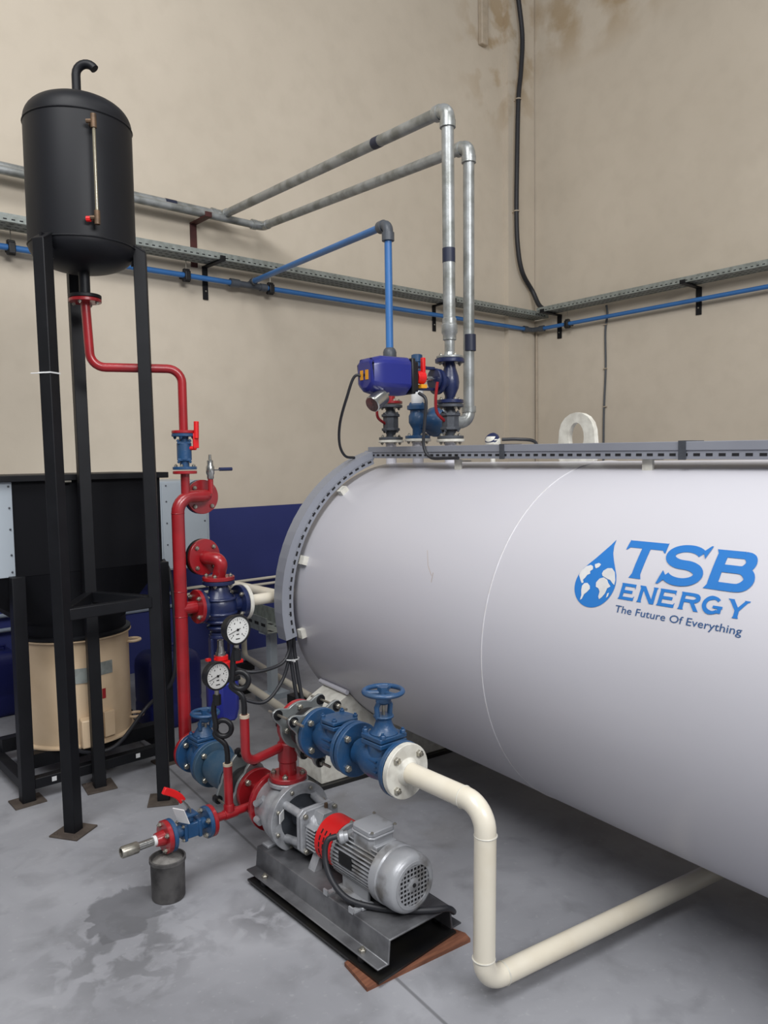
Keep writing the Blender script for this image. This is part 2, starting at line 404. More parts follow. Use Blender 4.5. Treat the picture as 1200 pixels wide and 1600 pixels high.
# lettering mapped on the cylinder: u runs towards the viewer's right, v up
def surf(u, v, off=.0012):
    a = PI - v/TR; return TP(TC+math.cos(a)*(TR+off), 1.7-u, TH+math.sin(a)*(TR+off))
def decal(polys, name, m, parent, off=.0012, tris=None):
    b = MB(); sets = []
    for p in polys: sets.append(([(x, y) for x, y in p], [list(range(len(p)))]))
    if tris: sets += tris
    for i, (tv, tf) in enumerate(sets):
        bm = bmesh.new(); vs = [bm.verts.new((x, y, 0)) for x, y in tv]
        for f in tf:
            try: bm.faces.new([vs[k] for k in f])
            except Exception: pass
        bmesh.ops.triangulate(bm, faces=bm.faces[:])
        ys = [v.co.y for v in bm.verts]; y = math.ceil(min(ys)/.008)*.008
        while y < max(ys):
            if y > min(ys)+1e-5: bmesh.ops.bisect_plane(bm, geom=bm.verts[:]+bm.edges[:]+bm.faces[:], plane_co=(0, y, 0), plane_no=(0, 1, 0))
            y += .008
        bm.verts.index_update()
        b.add([surf(v.co.x, v.co.y, off+i*.00003) for v in bm.verts], [[v.index for v in f.verts] for f in bm.faces]); bm.free()
    o = b.build(name, m, parent); me = o.data
    bm = bmesh.new(); bm.from_mesh(me); ctr = TP(TC, 1.2, TH)-ROOT[parent.name]
    fl = [f for f in bm.faces if f.normal.dot(f.calc_center_median()-ctr-T*((f.calc_center_median()-ctr).dot(T))) < 0]
    bmesh.ops.reverse_faces(bm, faces=fl); bm.to_mesh(me); bm.free()
    me.polygons.foreach_set('use_smooth', [False]*len(me.polygons)); return o
def stroke(pts, w, cap=0):
    """quads along a polyline, w may vary per point; returned as list of quads"""
    n = len(pts); out = []; L = []; Rr = []
    for i in range(n):
        a = pts[max(i-1, 0)]; c = pts[min(i+1, n-1)]; dx, dy = c[0]-a[0], c[1]-a[1]; l = math.hypot(dx, dy) or 1
        ww = w[i] if isinstance(w, (list, tuple)) else w
        nx, ny = -dy/l*ww/2, dx/l*ww/2
        L.append((pts[i][0]+nx, pts[i][1]+ny)); Rr.append((pts[i][0]-nx, pts[i][1]-ny))
    for i in range(n-1): out.append([L[i], L[i+1], Rr[i+1], Rr[i]])
    return out
def arc(cx, cy, rx, ry, a0, a1, n=12): return [(cx+rx*math.cos(math.radians(a0+(a1-a0)*k/n)), cy+ry*math.sin(math.radians(a0+(a1-a0)*k/n))) for k in range(n+1)]
def glyph(ch, x, y, w, h, s, b):
    """letter in box x,y,w,h; s stem, b bar thickness, small flared serifs"""
    q = []
    def rect(x0, y0, x1, y1): q.append([(x0, y0), (x1, y0), (x1, y1), (x0, y1)])
    def flare(cx, y0, dirn, ww): q.append([(cx-ww/2-s*.22, y0), (cx+ww/2+s*.22, y0), (cx+ww/2, y0+dirn*s*.5), (cx-ww/2, y0+dirn*s*.5)])
    X0, X1, Y0, Y1 = x, x+w, y, y+h
    if ch == 'T':
        rect(X0, Y1-b, X1, Y1); rect(x+w/2-s/2, Y0, x+w/2+s/2, Y1-b); flare(x+w/2, Y0, 1, s)
        q.append([(X0, Y1-b), (X0+s*.3, Y1-b), (X0, Y1-b*1.35), (X0-s*.12, Y1-b*1.35)]); q.append([(X1-s*.3, Y1-b), (X1, Y1-b), (X1+s*.12, Y1-b*1.35), (X1, Y1-b*1.35)])
        q.append([(X0-s*.12, Y1-b*1.35), (X0, Y1-b), (X0, Y1), (X0-s*.05, Y1+b*.1)]); q.append([(X1, Y1-b), (X1+s*.12, Y1-b*1.35), (X1+s*.05, Y1+b*.1), (X1, Y1)])
    if ch == 'E':
        rect(X0, Y0, X0+s, Y1)
        for yy, l in ((Y0, 1), (y+h/2-b/2, .82), (Y1-b, .95)): rect(X0+s, yy, X0+w*l, yy+b)
        q.append([(X1-s*.3, Y0+b), (X1, Y0+b), (X1+s*.1, Y0+b*1.5), (X1, Y0+b*1.5)]); q.append([(X1-w*.05-s*.3, Y1-b), (X1-w*.05, Y1-b), (X1-w*.05+s*.1, Y1-b*1.5), (X1-w*.05, Y1-b*1.5)])
        flare(X0+s*.5, Y0, 1, s); flare(X0+s*.5, Y1, -1, s)
    if ch == 'N':
        rect(X0, Y0, X0+s*.9, Y1); rect(X1-s*.9, Y0, X1, Y1); q.append([(X0, Y1), (X0+s*1.2, Y1), (X1, Y0), (X1-s*1.2, Y0)])
        flare(X0+s*.45, Y0, 1, s*.9); flare(X1-s*.45, Y1, -1, s*.9); flare(X0+s*.3, Y1, -1, s*.9)
    if ch == 'R':
        rect(X0, Y0, X0+s, Y1); flare(X0+s*.5, Y0, 1, s); flare(X0+s*.5, Y1, -1, s)
        xm = x+w*.58; r = h*.28-b/2; cy = Y1-b/2-r
        rect(X0+s, Y1-b, xm, Y1); rect(X0+s, cy-r-b/2, xm, cy-r+b/2); q.extend(stroke(arc(xm, cy, w*.42-s/2, r, 90, -90), [b, b, (b+s)/2]+[s]*7+[(b+s)/2, b, b]))
        q.append([(x+w*.45, cy-r), (x+w*.45+s*1.1, cy-r), (X1+s*.15, Y0), (X1-s*1.0, Y0)])
    if ch == 'B':
        rect(X0, Y0, X0+s, Y1)
        q.append([(X0-s*.25, Y0), (X0, Y0), (X0, Y0+b*.5), (X0-s*.02, Y0+b*.5)]); q.append([(X0-s*.25, Y1), (X0, Y1), (X0, Y1-b*.5), (X0-s*.02, Y1-b*.5)])
        ym = y+h*.53; xm = x+w*.6
        for y0, y1, ww in ((ym-b/2, Y1, .92), (Y0, ym+b/2, 1)):
            r = (y1-y0-b)/2; cy = (y0+y1)/2
            rect(X0+s, y1-b, xm, y1); rect(X0+s, y0, xm, y0+b); q.extend(stroke(arc(xm, cy, w*ww-w*.6-s/2, r, 90, -90, 14), [b, b, b*.6+s*.4, b*.3+s*.7]+[s]*7+[b*.3+s*.7, b*.6+s*.4, b, b]))
    if ch == 'Y':
        cx = x+w*.5
        q.append([(X0, Y1), (X0+s*1.15, Y1), (cx+s*.5, y+h*.45), (cx-s*.5, y+h*.4)]); q.append([(X1-s*.9, Y1), (X1, Y1), (cx+s*.5, y+h*.4), (cx-s*.35, y+h*.45)])
        rect(cx-s/2, Y0, cx+s/2, y+h*.46); flare(cx, Y0, 1, s); q.append([(X1-s*1.2, Y1), (X1+s*.2, Y1), (X1, Y1-s*.35), (X1-s*.7, Y1-s*.35)]); q.append([(X0-s*.2, Y1), (X0+s*1.3, Y1), (X0+s, Y1-s*.35), (X0+s*.2, Y1-s*.35)])
    if ch == 'G':
        q.extend(stroke(arc(x+w*.5, y+h/2, w*.5-s/2, h/2-b/2, 42, 318, 22), [b, b, b, b, (b+s)/2]+[s]*13+[(b+s)/2, b, b, b, b]))
        rect(x+w*.55, y+h*.4-b*.3, X1+s*.1, y+h*.4+b*.5); rect(X1-s, Y0+h*.1, X1-s*.1, y+h*.4)
    if ch == 'S':
        ry = (h/2-b/2)/2; rx = w*.5-s/2; cx = x+w/2; c1 = Y1-b/2-ry; c2 = Y0+b/2+ry; P = []; W = []
        for k in range(25):
            a = 25+(270-25)*k/24; P.append((cx-w*.03+rx*.93*math.cos(math.radians(a)), c1+ry*math.sin(math.radians(a)))); W.append(b if a < 100 else b+(s-b)*min(1, (a-100)/70))
        for k in range(1, 25):
            a = 90-(90+155)*k/24; P.append((cx+rx*math.cos(math.radians(a))*(.97), c2+ry*math.sin(math.radians(a)))); W.append(s if a > 0 else b+(s-b)*max(0, 1+a/70))
        q.extend(stroke(P, W))
        q.append([(X0+w*.80, c1+ry*.75), (X0+w*.90, c1-ry*.05), (X1-w*.03, Y1+b*.1), (X1-w*.07, Y1+b*.1)]); q.append([(X0+w*.0, Y0-b*.05), (X0+w*.05, Y0-b*.05), (X0+w*.20, c2-ry*.65), (X0+w*.07, c2+ry*.1)])
    return q
big = decal(glyph('T', .165, .367, .134, .129, .030, .026), 'letter_t', 'logo', tank)
decal(glyph('S', .309, .362, .140, .136, .030, .025), 'letter_s', 'logo', tank)
decal(glyph('B', .467, .367, .130, .126, .031, .024), 'letter_b', 'logo', tank)
for ch, u, w in (('E', .1985, .052), ('N', .266, .056), ('E', .334, .054), ('R', .404, .060), ('G', .472, .060), ('Y', .545, .058)):
    decal(glyph(ch, u, .296, w, .052, .0125, .0095), 'letter_'+ch.lower(), 'logo', tank)
def text_tris(s, u0, u1, v0, hgt):
    cu = bpy.data.curves.new('txt', 'FONT'); cu.body = s; cu.resolution_u = 3; cu.offset = .004
    o = bpy.data.objects.new('txt', cu); COL.objects.link(o); dg = bpy.context.evaluated_depsgraph_get()
    me = bpy.data.meshes.new_from_object(o.evaluated_get(dg)); vs = [(v.co.x, v.co.y) for v in me.vertices]; fs = [list(p.vertices) for p in me.polygons]
    bpy.data.objects.remove(o); bpy.data.curves.remove(cu); bpy.data.meshes.remove(me)
    x0, x1 = min(v[0] for v in vs), max(v[0] for v in vs); sx = (u1-u0)/(x1-x0); sy = hgt/.69
    return [(u0+(x-x0)*sx, v0+y*sy) for x, y in vs], fs
decal([], 'tagline_lettering', 'logod', tank, tris=[text_tris('The Future Of Everything', .1965, .602, .2545, .0215)])
decal([], 'trademark_lettering', 'logod', tank, tris=[text_tris('TM', .606, .628, .480, .010)])
# water-drop globe
cx, cy, r = .0960, .3310, .0775
drop = [(.1085, .4930)]
drop += [(.0985, .4720), (.0840, .4480), (.0640, .4180), (.0440, .3930), (.0310, .3760)]
drop += arc(cx, cy, r, r, 148, 375, 40)
drop += [(.1640, .3700), (.1500, .3930), (.1340, .4180), (.1200, .4430), (.1110, .4700)]
dr = decal([drop], 'drop_emblem', 'logo', tank)
lands = [
 [(.030,.372),(.040,.385),(.056,.392),(.066,.388),(.070,.378),(.062,.370),(.066,.362),(.056,.356),(.052,.346),(.046,.338),(.052,.330),(.046,.326),(.040,.332),(.032,.342),(.024,.352),(.026,.364)],
 [(.070,.396),(.084,.402),(.094,.398),(.090,.388),(.080,.382),(.074,.388)],
 [(.056,.328),(.068,.330),(.080,.322),(.084,.312),(.076,.300),(.068,.292),(.064,.276),(.058,.272),(.058,.288),(.052,.304),(.050,.318)],
 [(.112,.378),(.124,.388),(.140,.390),(.156,.378),(.168,.352),(.170,.336),(.160,.342),(.150,.350),(.140,.352),(.128,.356),(.116,.360),(.110,.368)],
 [(.108,.350),(.122,.356),(.138,.350),(.146,.340),(.158,.330),(.148,.322),(.146,.306),(.138,.292),(.130,.284),(.124,.292),(.124,.308),(.116,.318),(.104,.322),(.100,.336)],
 [(.154,.306),(.160,.310),(.160,.298),(.154,.292)]]
decal(lands, 'continents', 'logow', dr, off=.0022)
decal(stroke([(-.779,.363),(-.74,.30),(-.70,.262)], .002)+stroke([(-.695,.275),(-.69,.235)], .0025), 'scratch_mark', mat('scratch', 'b9a596', .6), tank, off=.0006)

# ================================================================== CABLE TRUNKING ON THE TANK
ct = thing('cable_trunking', 'grey slotted cable trunking arching round the far end and top of the white tank', 'trunking', TP(TC, 3.46, 1.0))
ri, rm, ro = .735, .768, .800; t0, t1 = 3.42, 3.50
def arcbox(r0, r1, ta, tb, a0, a1, n):
    b = MB(); vs = []
    for k in range(n+1):
        a = math.radians(a0+(a1-a0)*k/n); rd = N*math.cos(a)+Z*math.sin(a)
        for r_, t_ in ((r0, ta), (r1, ta), (r1, tb), (r0, tb)): vs.append(TP(TC, t_, TH)+rd*r_)
    fs = [(3, 2, 1, 0), (n*4, n*4+1, n*4+2, n*4+3)]
    for k in range(n):
        for i in range(4): fs.append((k*4+i, k*4+(i+1) % 4, k*4+4+(i+1) % 4, k*4+4+i))
    return b.add(vs, fs)
b = arcbox(ri, ro-.004, t0, t1, 108, 193, 17)
for k in range(25):
    a = math.radians(110+82*k/24.5); rd = N*math.cos(a)+Z*math.sin(a); tn = N*-math.sin(a)+Z*math.cos(a)
    b.box(TP(TC, t0-.0004, TH)+rd*.752, (.010, .024, .001), (rd, tn, T), mi=1)
    if k % 3 == 1: b.box(TP(TC, t0-.0004, TH)+rd*.760, (.020, .003, .001), (rd, tn, T), mi=1)
b.build('curved_body', ['trunk', 'slot'], ct, sharp=3)
arcbox(ro-.035, ro, t0-.003, t1+.003, 108, 193, 17).build('curved_cover', 'trunk', ct, sharp=3)
n0, n1 = TC-.232, TC-.14
T2 = (T+Z*.0117).normalized(); Z2 = N.cross(T2)
def tz(t): return .0117*(t-2.3)
b = MB().box(TP((n0+n1)/2, .95, 1.616+tz(.95)), (n1-n0, 5.02, .046), (N, T2, Z2))
for k in range(108): b.box(TP(n0-.0003, 3.42-k*.0455, 1.6085+tz(3.42-k*.0455)), (.001, .024, .0095), (N, T2, Z2), mi=1)
b.build('straight_body', ['trunk', 'slot'], ct)
MB().box(TP((n0+n1)/2, .95, 1.638+tz(.95)), (n1-n0+.008, 5.03, .030), (N, T2, Z2)).build('straight_cover', 'trunk', ct, bevel=.002)
for t in (2.43, 1.56):
    MB().box(TP(n0-.006, t, 1.622+tz(t)), (.004, .028, .062), (N, T, Z)).box(TP((n0+n1)/2, t, 1.6545+tz(t)), (n1-n0+.016, .028, .003), (N, T, Z)).build('clip_band', 'grey', ct)
MB().prism([(0, 0), (.0, .05), (-.05, .01), (-.05, -.04)], TP(n0+.005, 3.44, 1.598), N, Z, T, -.018, .06).build('corner_plate', 'trunk', ct)

# temperature sensor on the tank
s = thing('temperature_sensor', 'small round white sensor head with blue cap on top of the white tank', 'sensor', TP(TC, 2.74, 1.585))
MB().cyl(TP(TC, 2.74, 1.575), TP(TC, 2.74, 1.66), .012).lathe(TP(TC, 2.74, 1.65), Z, [(.02, 0), (.036, .012), (.038, .035), (.03, .05), (.001, .052)]).build('head', 'whitefl', s)
MB().lathe(TP(TC, 2.74, 1.68), -N+Z*.9-T*.2, [(.036, .0), (.036, .012), (.030, .024), (.001, .028)]).build('cap', 'dblue', s)
MB().tube(smooth([TP(TC+.03, 2.71, 1.685), TP(TC+.09, 2.66, 1.685), TP(TC+.12, 2.58, 1.67), TP(TC+.05, 2.5, 1.60)]), .008, 8).build('cable', 'cable', s)

# ================================================================== VALVE STACKS ON THE TANK
def ball_valve_stack(t, z0, z1, name, label, m='grey', lever=None, n=TC):
    th = thing(name, label, 'valve', TP(n, t, z0)); c = lambda z: TP(n, t, z); h = z1-z0
    flange(th, c(z0+.008), Z, .068, .015, m, 4, .009, side=1, a0=PI/4+.5)
    flange(th, c(z1-.008), Z, .068, .015, m, 4, .009, side=-1, a0=PI/4+.5)
    b = MB().lathe(c(z0+.012), Z, [(.026, 0), (.026, .02), (.034, .035), (.036, .045)]); b.lathe(c(z1-.012), -Z, [(.026, 0), (.026, .02), (.034, .035), (.036, .045)])
    b.lathe(c(z0+h*.30), Z, [(.046, 0), (.046, h*.4)], 8, a0=.4)
    for s_ in (.30, .70): b.lathe(c(z0+h*s_-.007), Z, [(.055, 0), (.055, .014)], 8, a0=.4)
    bd = b.build('body', m, th, bevel=.002)
    for k in range(4):
        a = PI/2*k+.3
        for s_, dz in ((.30, -1), (.70, 1)): bolt(bd, c(z0+h*s_+dz*.007)+N*.046*math.cos(a)+T*.046*math.sin(a), Z*dz, .008, .008, m)
    return th
v = ball_valve_stack(3.58, 1.708, 1.905, 'ball_valve', 'grey flanged ball valve on the tank top under the blue vertical water pipe')
MB().tube(smooth([TP(TC-.04, 3.58, 1.80), TP(TC-.10, 3.56, 1.83), TP(TC-.115, 3.55, 1.88), TP(TC-.11, 3.55, 1.98), TP(TC-.115, 3.55, 2.06)], 5), .008, 8).build('lever_arm', 'red', v)
v = ball_valve_stack(3.055, 1.698, 1.875, 'ball_valve', 'grey flanged ball valve on the tank top under the dark blue control valve')
MB().tube(smooth([TP(TC-.04, 3.055, 1.79), TP(TC-.10, 3.04, 1.83), TP(TC-.115, 3.03, 1.90), TP(TC-.11, 3.02, 1.98)], 5), .008, 8).build('lever_arm', 'red', v)
# blue water pipe with red adaptor
w = thing('water_branch_pipe', 'blue plastic pipe dropping from a grey elbow to the left valve on the tank', 'pipe', TP(TC, 3.58, 1.9))
flange(w, TP(TC, 3.58, 1.918), Z, .068, .015, 'red', 4, .009, side=1, a0=PI/4+.5)
MB().cyl(TP(TC, 3.58, 1.925), TP(TC, 3.58, 2.16), .027).build('red_adaptor', 'red', w)
MB().lathe(TP(TC, 3.58, 2.14), Z, [(.03, 0), (.038, .02), (.038, .06), (.033, .075), (.024, .085)]).build('reducer', 'pfit', w)
top = TP(TC, 3.58, 2.905); wl = V((3.44, WY-.11, 3.06)); dirw = (wl-top).normalized()
MB().cyl(TP(TC, 3.58, 2.21), top-Z*.05, .021).build('riser', 'bpipe', w)
MB().cyl(top+dirw*.05, wl, .021).build('sloping_run', 'bpipe', w)
b = MB().tube(bend([top-Z*.085, top, top+dirw*.085], .04), .029); b.cyl(top-Z*.09, top-Z*.045, .035); b.cyl(top+dirw*.045, top+dirw*.09, .035); b.build('elbow_fitting', 'pfit', w)
# angle safety valve
sv = thing('safety_valve', 'blue angle safety valve with flanged side outlet between two grey ball valves on tank', 'valve', TP(TC, 3.33, 1.707))
c = lambda z: TP(TC, 3.33, z)
flange(sv, c(1.716), Z, .068, .016, 'blue', 4, .009, side=1, a0=PI/4+.5)
MB().lathe(c(1.72), Z, [(.028, 0), (.028, .04), (.040, .06), (.048, .075), (.048, .11), (.040, .125), (.040, .14), (.056, .145), (.056, .165), (.04, .172), (.03, .18)]).lathe(c(1.80), N, [(.050, 0), (.050, .05), (.062, .08), (.078, .10), (.080, .118)]).build('body', 'blue', sv)
flange(sv, c(1.80)+N*.125, N, .082, .018, 'blue', 4, .010, side=-1)
for k in range(4): bolt(sv, c(1.886)+N*.046*math.cos(PI/2*k)+T*.046*math.sin(PI/2*k), Z, .008, .01, 'blue')
MB().lathe(c(1.89), Z, [(.034, 0), (.034, .12), (.02, .15)]).build('spring_housing', 'label', sv)
MB().lathe(c(2.055), Z, [(.02, 0), (.026, .02), (.026, .06), (.024, .06), (.030, .065), (.030, .10), (.02, .105)]).box(c(2.09)+N*.035, (.04, .02, .02), (N, T, Z)).build('cap', 'blue', sv)
# galvanised drops
def joint(parent, p, ax, r=.036, l=.035): return MB().lathe(V(p)-V(ax).normalized()*l/2, ax, [(r*.92, 0), (r, l*.2), (r, l*.8), (r*.92, l)]).build('coupling', 'fit', parent)
g = thing('galvanised_steam_pipe', 'galvanised pipe rising from the control valve then sloping back to the wall, taller of two', 'pipe', TP(TC, 3.055, 2.1))
a0_ = TP(TC, 3.055, 3.335); aw = V((3.19, WY-.10, 3.545)); dr_ = (aw-a0_).normalized()
MB().cyl(TP(TC, 3.055, 2.26), a0_-Z*.05, .031).build('riser', 'galv', g)
MB().cyl(a0_+dr_*.05, aw, .031).build('sloping_run', 'galv', g)
MB().tube(bend([a0_-Z*.08, a0_, a0_+dr_*.08], .05), .037).cyl(a0_-Z*.09, a0_-Z*.055, .040).cyl(a0_+dr_*.055, a0_+dr_*.09, .040).build('elbow_fitting', 'fit', g)
MB().lathe(TP(TC, 3.055, 2.125), Z, [(.022, 0), (.026, .02), (.026, .07), (.034, .075), (.034, .10), (.041, .11), (.041, .15), (.036, .155), (.036, .18), (.031, .185)]).build('reducer', 'fit', g)
flange(g, TP(TC, 3.055, 2.112), Z, .068, .012, 'fit', 4, .009, side=1, a0=PI/4+.5, hub=.026)
for q in (TP(TC, 3.055, 2.62),): MB().cyl(q-Z*.035, q+Z*.035, .0325).build('tape_band', 'tape', g)
q = a0_+dr_*.62; MB().cyl(q-dr_*.03, q+dr_*.03, .0325).build('tape_band', 'tape', g)
g2 = thing('galvanised_vent_pipe', 'galvanised pipe behind the taller one, dropping to the safety valve outlet', 'pipe', TP(TC+.35, 3.33, 1.8))
b0 = TP(2.90, 3.285, 3.305); bw = V((3.52, WY-.17, 3.505)); d2 = (bw-b0).normalized(); e0 = TP(2.90, 3.30, 1.80)
MB().cyl(e0+Z*.06, b0-Z*.05, .031).build('riser', 'galv', g2)
MB().cyl(b0+d2*.05, bw, .031).build('sloping_run', 'galv', g2)
MB().tube(bend([b0-Z*.08, b0, b0+d2*.08], .05), .037).cyl(b0-Z*.09, b0-Z*.055, .040).cyl(b0+d2*.055, b0+d2*.09, .040).build('elbow_fitting', 'fit', g2)
eo = c(1.80)+N*.145; ed = (e0-eo).normalized()
MB().tube(bend([eo+ed*.02, e0, e0+Z*.09], .06), .036).cyl(e0+Z*.055, e0+Z*.09, .040).build('lower_elbow', 'fit', g2)
flange(g2, c(1.80)+N*.144, N, .082, .016, 'fit', 4, .010, side=1)
q = V((b0.x, b0.y, 2.24)); MB().cyl(q-Z*.045, q+Z*.045, .0325).build('tape_band', 'tape', g2)

# ---- control valve with electric actuator (horizontal on the tank top; a second one hangs under the red riser)
def rod(b, p, q, r): b.cyl(p, q, r, seg=10)
def control_actuator(parent, o, ax, up, side, L0=.03, yoke=.135, cover=.26, w=.19, d=.17, labels=True):
    """o: bonnet face of the valve, ax: direction away from the valve"""
    R = (ax, up, side)
    y = MB(); 
    y.lathe(o, ax, [(.055, 0), (.055, .014)], 20)
    for s_ in (-1, 1): y.box(o+ax*(.014+yoke/2)+up*s_*.052, (yoke, .014, .03), R)
    y.box(o+ax*(.014+yoke), (.014, .14, .06), R)
    yk = y.build('yoke', 'dblue', parent, bevel=.002)
    MB().cyl(o, o+ax*(yoke+.01), .006, seg=10).cyl(o+ax*.03, o+ax*.06, .016, seg=16).build('spindle', 'chrome', parent)
    bb = o+ax*(.014+yoke+.007)
    MB().box(bb+ax*.022, (.030, w*.78, d*.8), R).box(bb+ax*.045, (.022, w*.95, d*.96), R).cyl(bb-ax*.03, bb, .035).build('base_plate', 'rub', parent, bevel=.006)
    lv = MB().cyl(bb-ax*.045-side*.03+up*.0, bb-side*.03, .034, .030, seg=16).box(bb-ax*.035-side*.045+up*.045, (.018, .10, .02), R)
    lv.build('hand_knob', 'redb', parent, bevel=.003)
    MB().box(bb-ax*.025-up*.045-side*.05, (.035, .018, .03), R).build('warning_label', 'yell', parent)
    # cover: chamfered box
    c0 = bb+ax*.056; pr = []
    hw, hd, ch = w/2, d/2, .038
    prof = [(-hw+ch, -hd), (hw-ch*.7, -hd), (hw, -hd+ch*.7), (hw, hd-ch*.7), (hw-ch*.7, hd), (-hw+ch, hd), (-hw, hd-ch*1.3), (-hw, -hd+ch*1.3)]
    rings = [(0, 1), (cover*.72, 1), (cover*.95, .86), (cover, .78)]
    vs = []; m = len(prof)
    for h_, s_ in rings: vs += [c0+ax*h_+up*(p[0]*s_)+side*(p[1]*s_) for p in prof]
    fs = [list(range(m))[::-1], list(range((len(rings)-1)*m, len(rings)*m))]
    for i in range(len(rings)-1):
        for k in range(m): fs.append((i*m+k, i*m+(k+1) % m, (i+1)*m+(k+1) % m, (i+1)*m+k))
    cv = MB().add(vs, fs).build('cover', 'navy', parent, bevel=.012)
    if labels:
        for kk in (-1, 1): MB().box(c0+ax*(cover+.0012)+side*kk*.022+up*.0, (.002, .045, .024), R).build('warning_label', 'yell', cv)
        MB().box(c0+ax*(cover+.0015), (.002, .012, .008), R).build('label_mark', 'ink', cv)
    return c0
cvz = 1.985
cv_ = thing('control_valve', 'dark blue globe control valve on the right-hand grey ball valve atop the tank', 'valve', TP(TC, 3.055, 1.878))
cc = lambda z: TP(TC, 3.055, z)
flange(cv_, cc(1.888), Z, .068, .018, 'dblue', 4, .009, side=1, a0=PI/4+.5); flange(cv_, cc(2.094), Z, .075, .020, 'dblue', 4, .009, side=-1, a0=PI/4+.5)
b = MB().lathe(cc(1.895), Z, [(.026, 0), (.028, .025), (.044, .06), (.048, .09), (.044, .12), (.03, .165), (.028, .19)]).cyl(cc(cvz), cc(cvz)-N*.075, .036).build('body', 'dblue', cv_)
MB().lathe(cc(cvz)-N*.075, -N, [(.064, 0), (.064, .018)]).build('bonnet', 'dblue', cv_)
ac = thing('electric_actuator', 'navy blue box actuator lying sideways with orange labels and red hand knob', 'actuator', cc(cvz)-N*.095)
control_actuator(ac, cc(cvz)+Z*.012-N*.094, -N, Z, T, yoke=.128, cover=.225, w=.18, d=.16)
MB().lathe(cc(cvz)-N*.44-Z*.085-T*.03, -N*.85-Z*.5-T*.2, [(.018, -.03), (.018, 0), (.040, .005), (.040, .085), (.036, .09), (.001, .088)]).build('cable_gland', 'chrome', ac)
MB().tube(smooth([cc(cvz)-N*.27-Z*.07-T*.09, cc(1.88)-N*.26-T*.13, cc(1.78)-N*.26-T*.12, cc(1.66)-N*.26-T*.11, cc(1.605)-N*.25-T*.15, cc(1.600)-N*.243-T*.25, cc(1.60)-N*.24-T*.34]), .008, 10).build('power_cable', 'cable', ac)
MB().tube(smooth([cc(cvz)-N*.50+T*.02, cc(cvz+.01)-N*.545+T*.05, cc(1.9)-N*.56+T*.1, cc(1.78)-N*.54+T*.2, cc(1.68)-N*.47+T*.32, cc(1.62)-N*.40+T*.38, cc(1.61)-N*.33+T*.40]), .007, 10).build('control_cable', 'cable', ac)

# ================================================================== WALL SERVICES
def wallpipe(name, label, pts, r, m, R=.05, group=None):
    t = thing(name, label, 'pipe', pts[0], group); pipe(t, 'run', pts, r, m, R); return t
g = wallpipe('galvanised_wall_pipe', 'upper galvanised pipe running along the left wall to the taller riser branch', [(-.6, WY-.10, 3.545), (3.13, WY-.10, 3.545), (3.15, WY-.102, 3.545)], .031, 'galv')
MB().tube(bend([V((3.10, WY-.10, 3.545)), aw, aw-dr_*.09], .03), .037).cyl((3.09, WY-.10, 3.545), (3.12, WY-.10, 3.545), .041).build('elbow_fitting', 'fit', g)
MB().cyl((2.70, WY-.10, 3.545), (2.79, WY-.10, 3.545), .0325).build('tape_band', 'tape', g)
g = wallpipe('galvanised_wall_pipe', 'lower galvanised pipe along the left wall reaching further right than its twin', [(-.6, WY-.17, 3.50), (3.46, WY-.17, 3.50)], .029, 'galv')
MB().tube(bend([V((3.43, WY-.17, 3.502)), bw, bw-d2*.09], .03), .036).cyl((3.41, WY-.17, 3.502), (3.45, WY-.17, 3.502), .040).build('elbow_fitting', 'fit', g)
def bracket(x, z, m, label, drop=.26, reach=.3, wall='l', y=None, w=.045, group=None):
    b = MB()
    if wall == 'l':
        t = thing('wall_bracket', label, 'bracket', (x, WY-.01, z), group)
        b.box((x, WY-.006, z-drop/2+.0), (w, .012, drop)); b.box((x, WY-reach/2, z-.006), (w, reach, .012)); b.box((x, WY-reach+.006, z+.01), (w, .012, .032))
    else:
        t = thing('wall_bracket', label, 'bracket', (WX-.01, y, z), group)
        b.box((WX-.006, y, z-drop/2), (.012, w, drop)); b.box((WX-reach/2, y, z-.006), (reach, w, .012)); b.box((WX-reach+.006, y, z+.01), (.012, w, .032))
    o = b.build('angle_arm', m, t, bevel=.002)
    if wall == 'l': bolt(t, (x, WY-.012, z-drop*.75), -Y, .008, .006)
    else: bolt(t, (WX-.012, y, z-drop*.75), -X, .008, .006)
bracket(2.98, 3.468, 'rust', 'brown steel bracket holding the galvanised pipes on the left wall', drop=.34, reach=.26, w=.055)
bracket(3.07, 3.148, 'black', 'black steel bracket under the cable tray, right of the brown bracket', reach=.30)
bracket(5.64, 3.148, 'black', 'black steel bracket under the cable tray behind the galvanised risers', reach=.30)
bracket(0, 3.168, 'black', 'black steel bracket under the right-wall cable tray, nearest the corner', reach=.33, wall='r', y=5.22, w=.055)
bracket(0, 3.190, 'black', 'black steel bracket under the right-wall cable tray, farther from the corner', reach=.33, wall='r', y=3.62, w=.055)
# cable trays
def tray(name, label, p, q, side, w=.2, h=.05):
    p, q = V(p), V(q); d = (q-p).normalized(); L = (q-p).length; t = thing(name, label, 'cable tray', p)
    b = MB(); b.box((p+q)/2, (L, w, .003), (d, side, Z))
    for s_ in (-1, 1): b.box((p+q)/2+side*s_*w/2+Z*h/2, (L, .003, h), (d, side, Z)); b.box((p+q)/2+side*s_*(w/2-.006)+Z*h, (L, .014, .003), (d, side, Z))
    n = int(L/.05)
    for k in range(n):
        for s_ in (-1, 1): b.box(p+d*(.025+k*.05)+side*s_*(w/2+.0018)+Z*h*.3, (.022, .001, .008), (d, side, Z), mi=1)
        for s_ in (-.6, 0, .6): b.box(p+d*(.025+k*.05)+side*s_*w/2-Z*.0018, (.026, .008, .001), (d, side, Z), mi=1)
    b.build('perforated_channel', ['galvd', 'slot'], t)
    return t
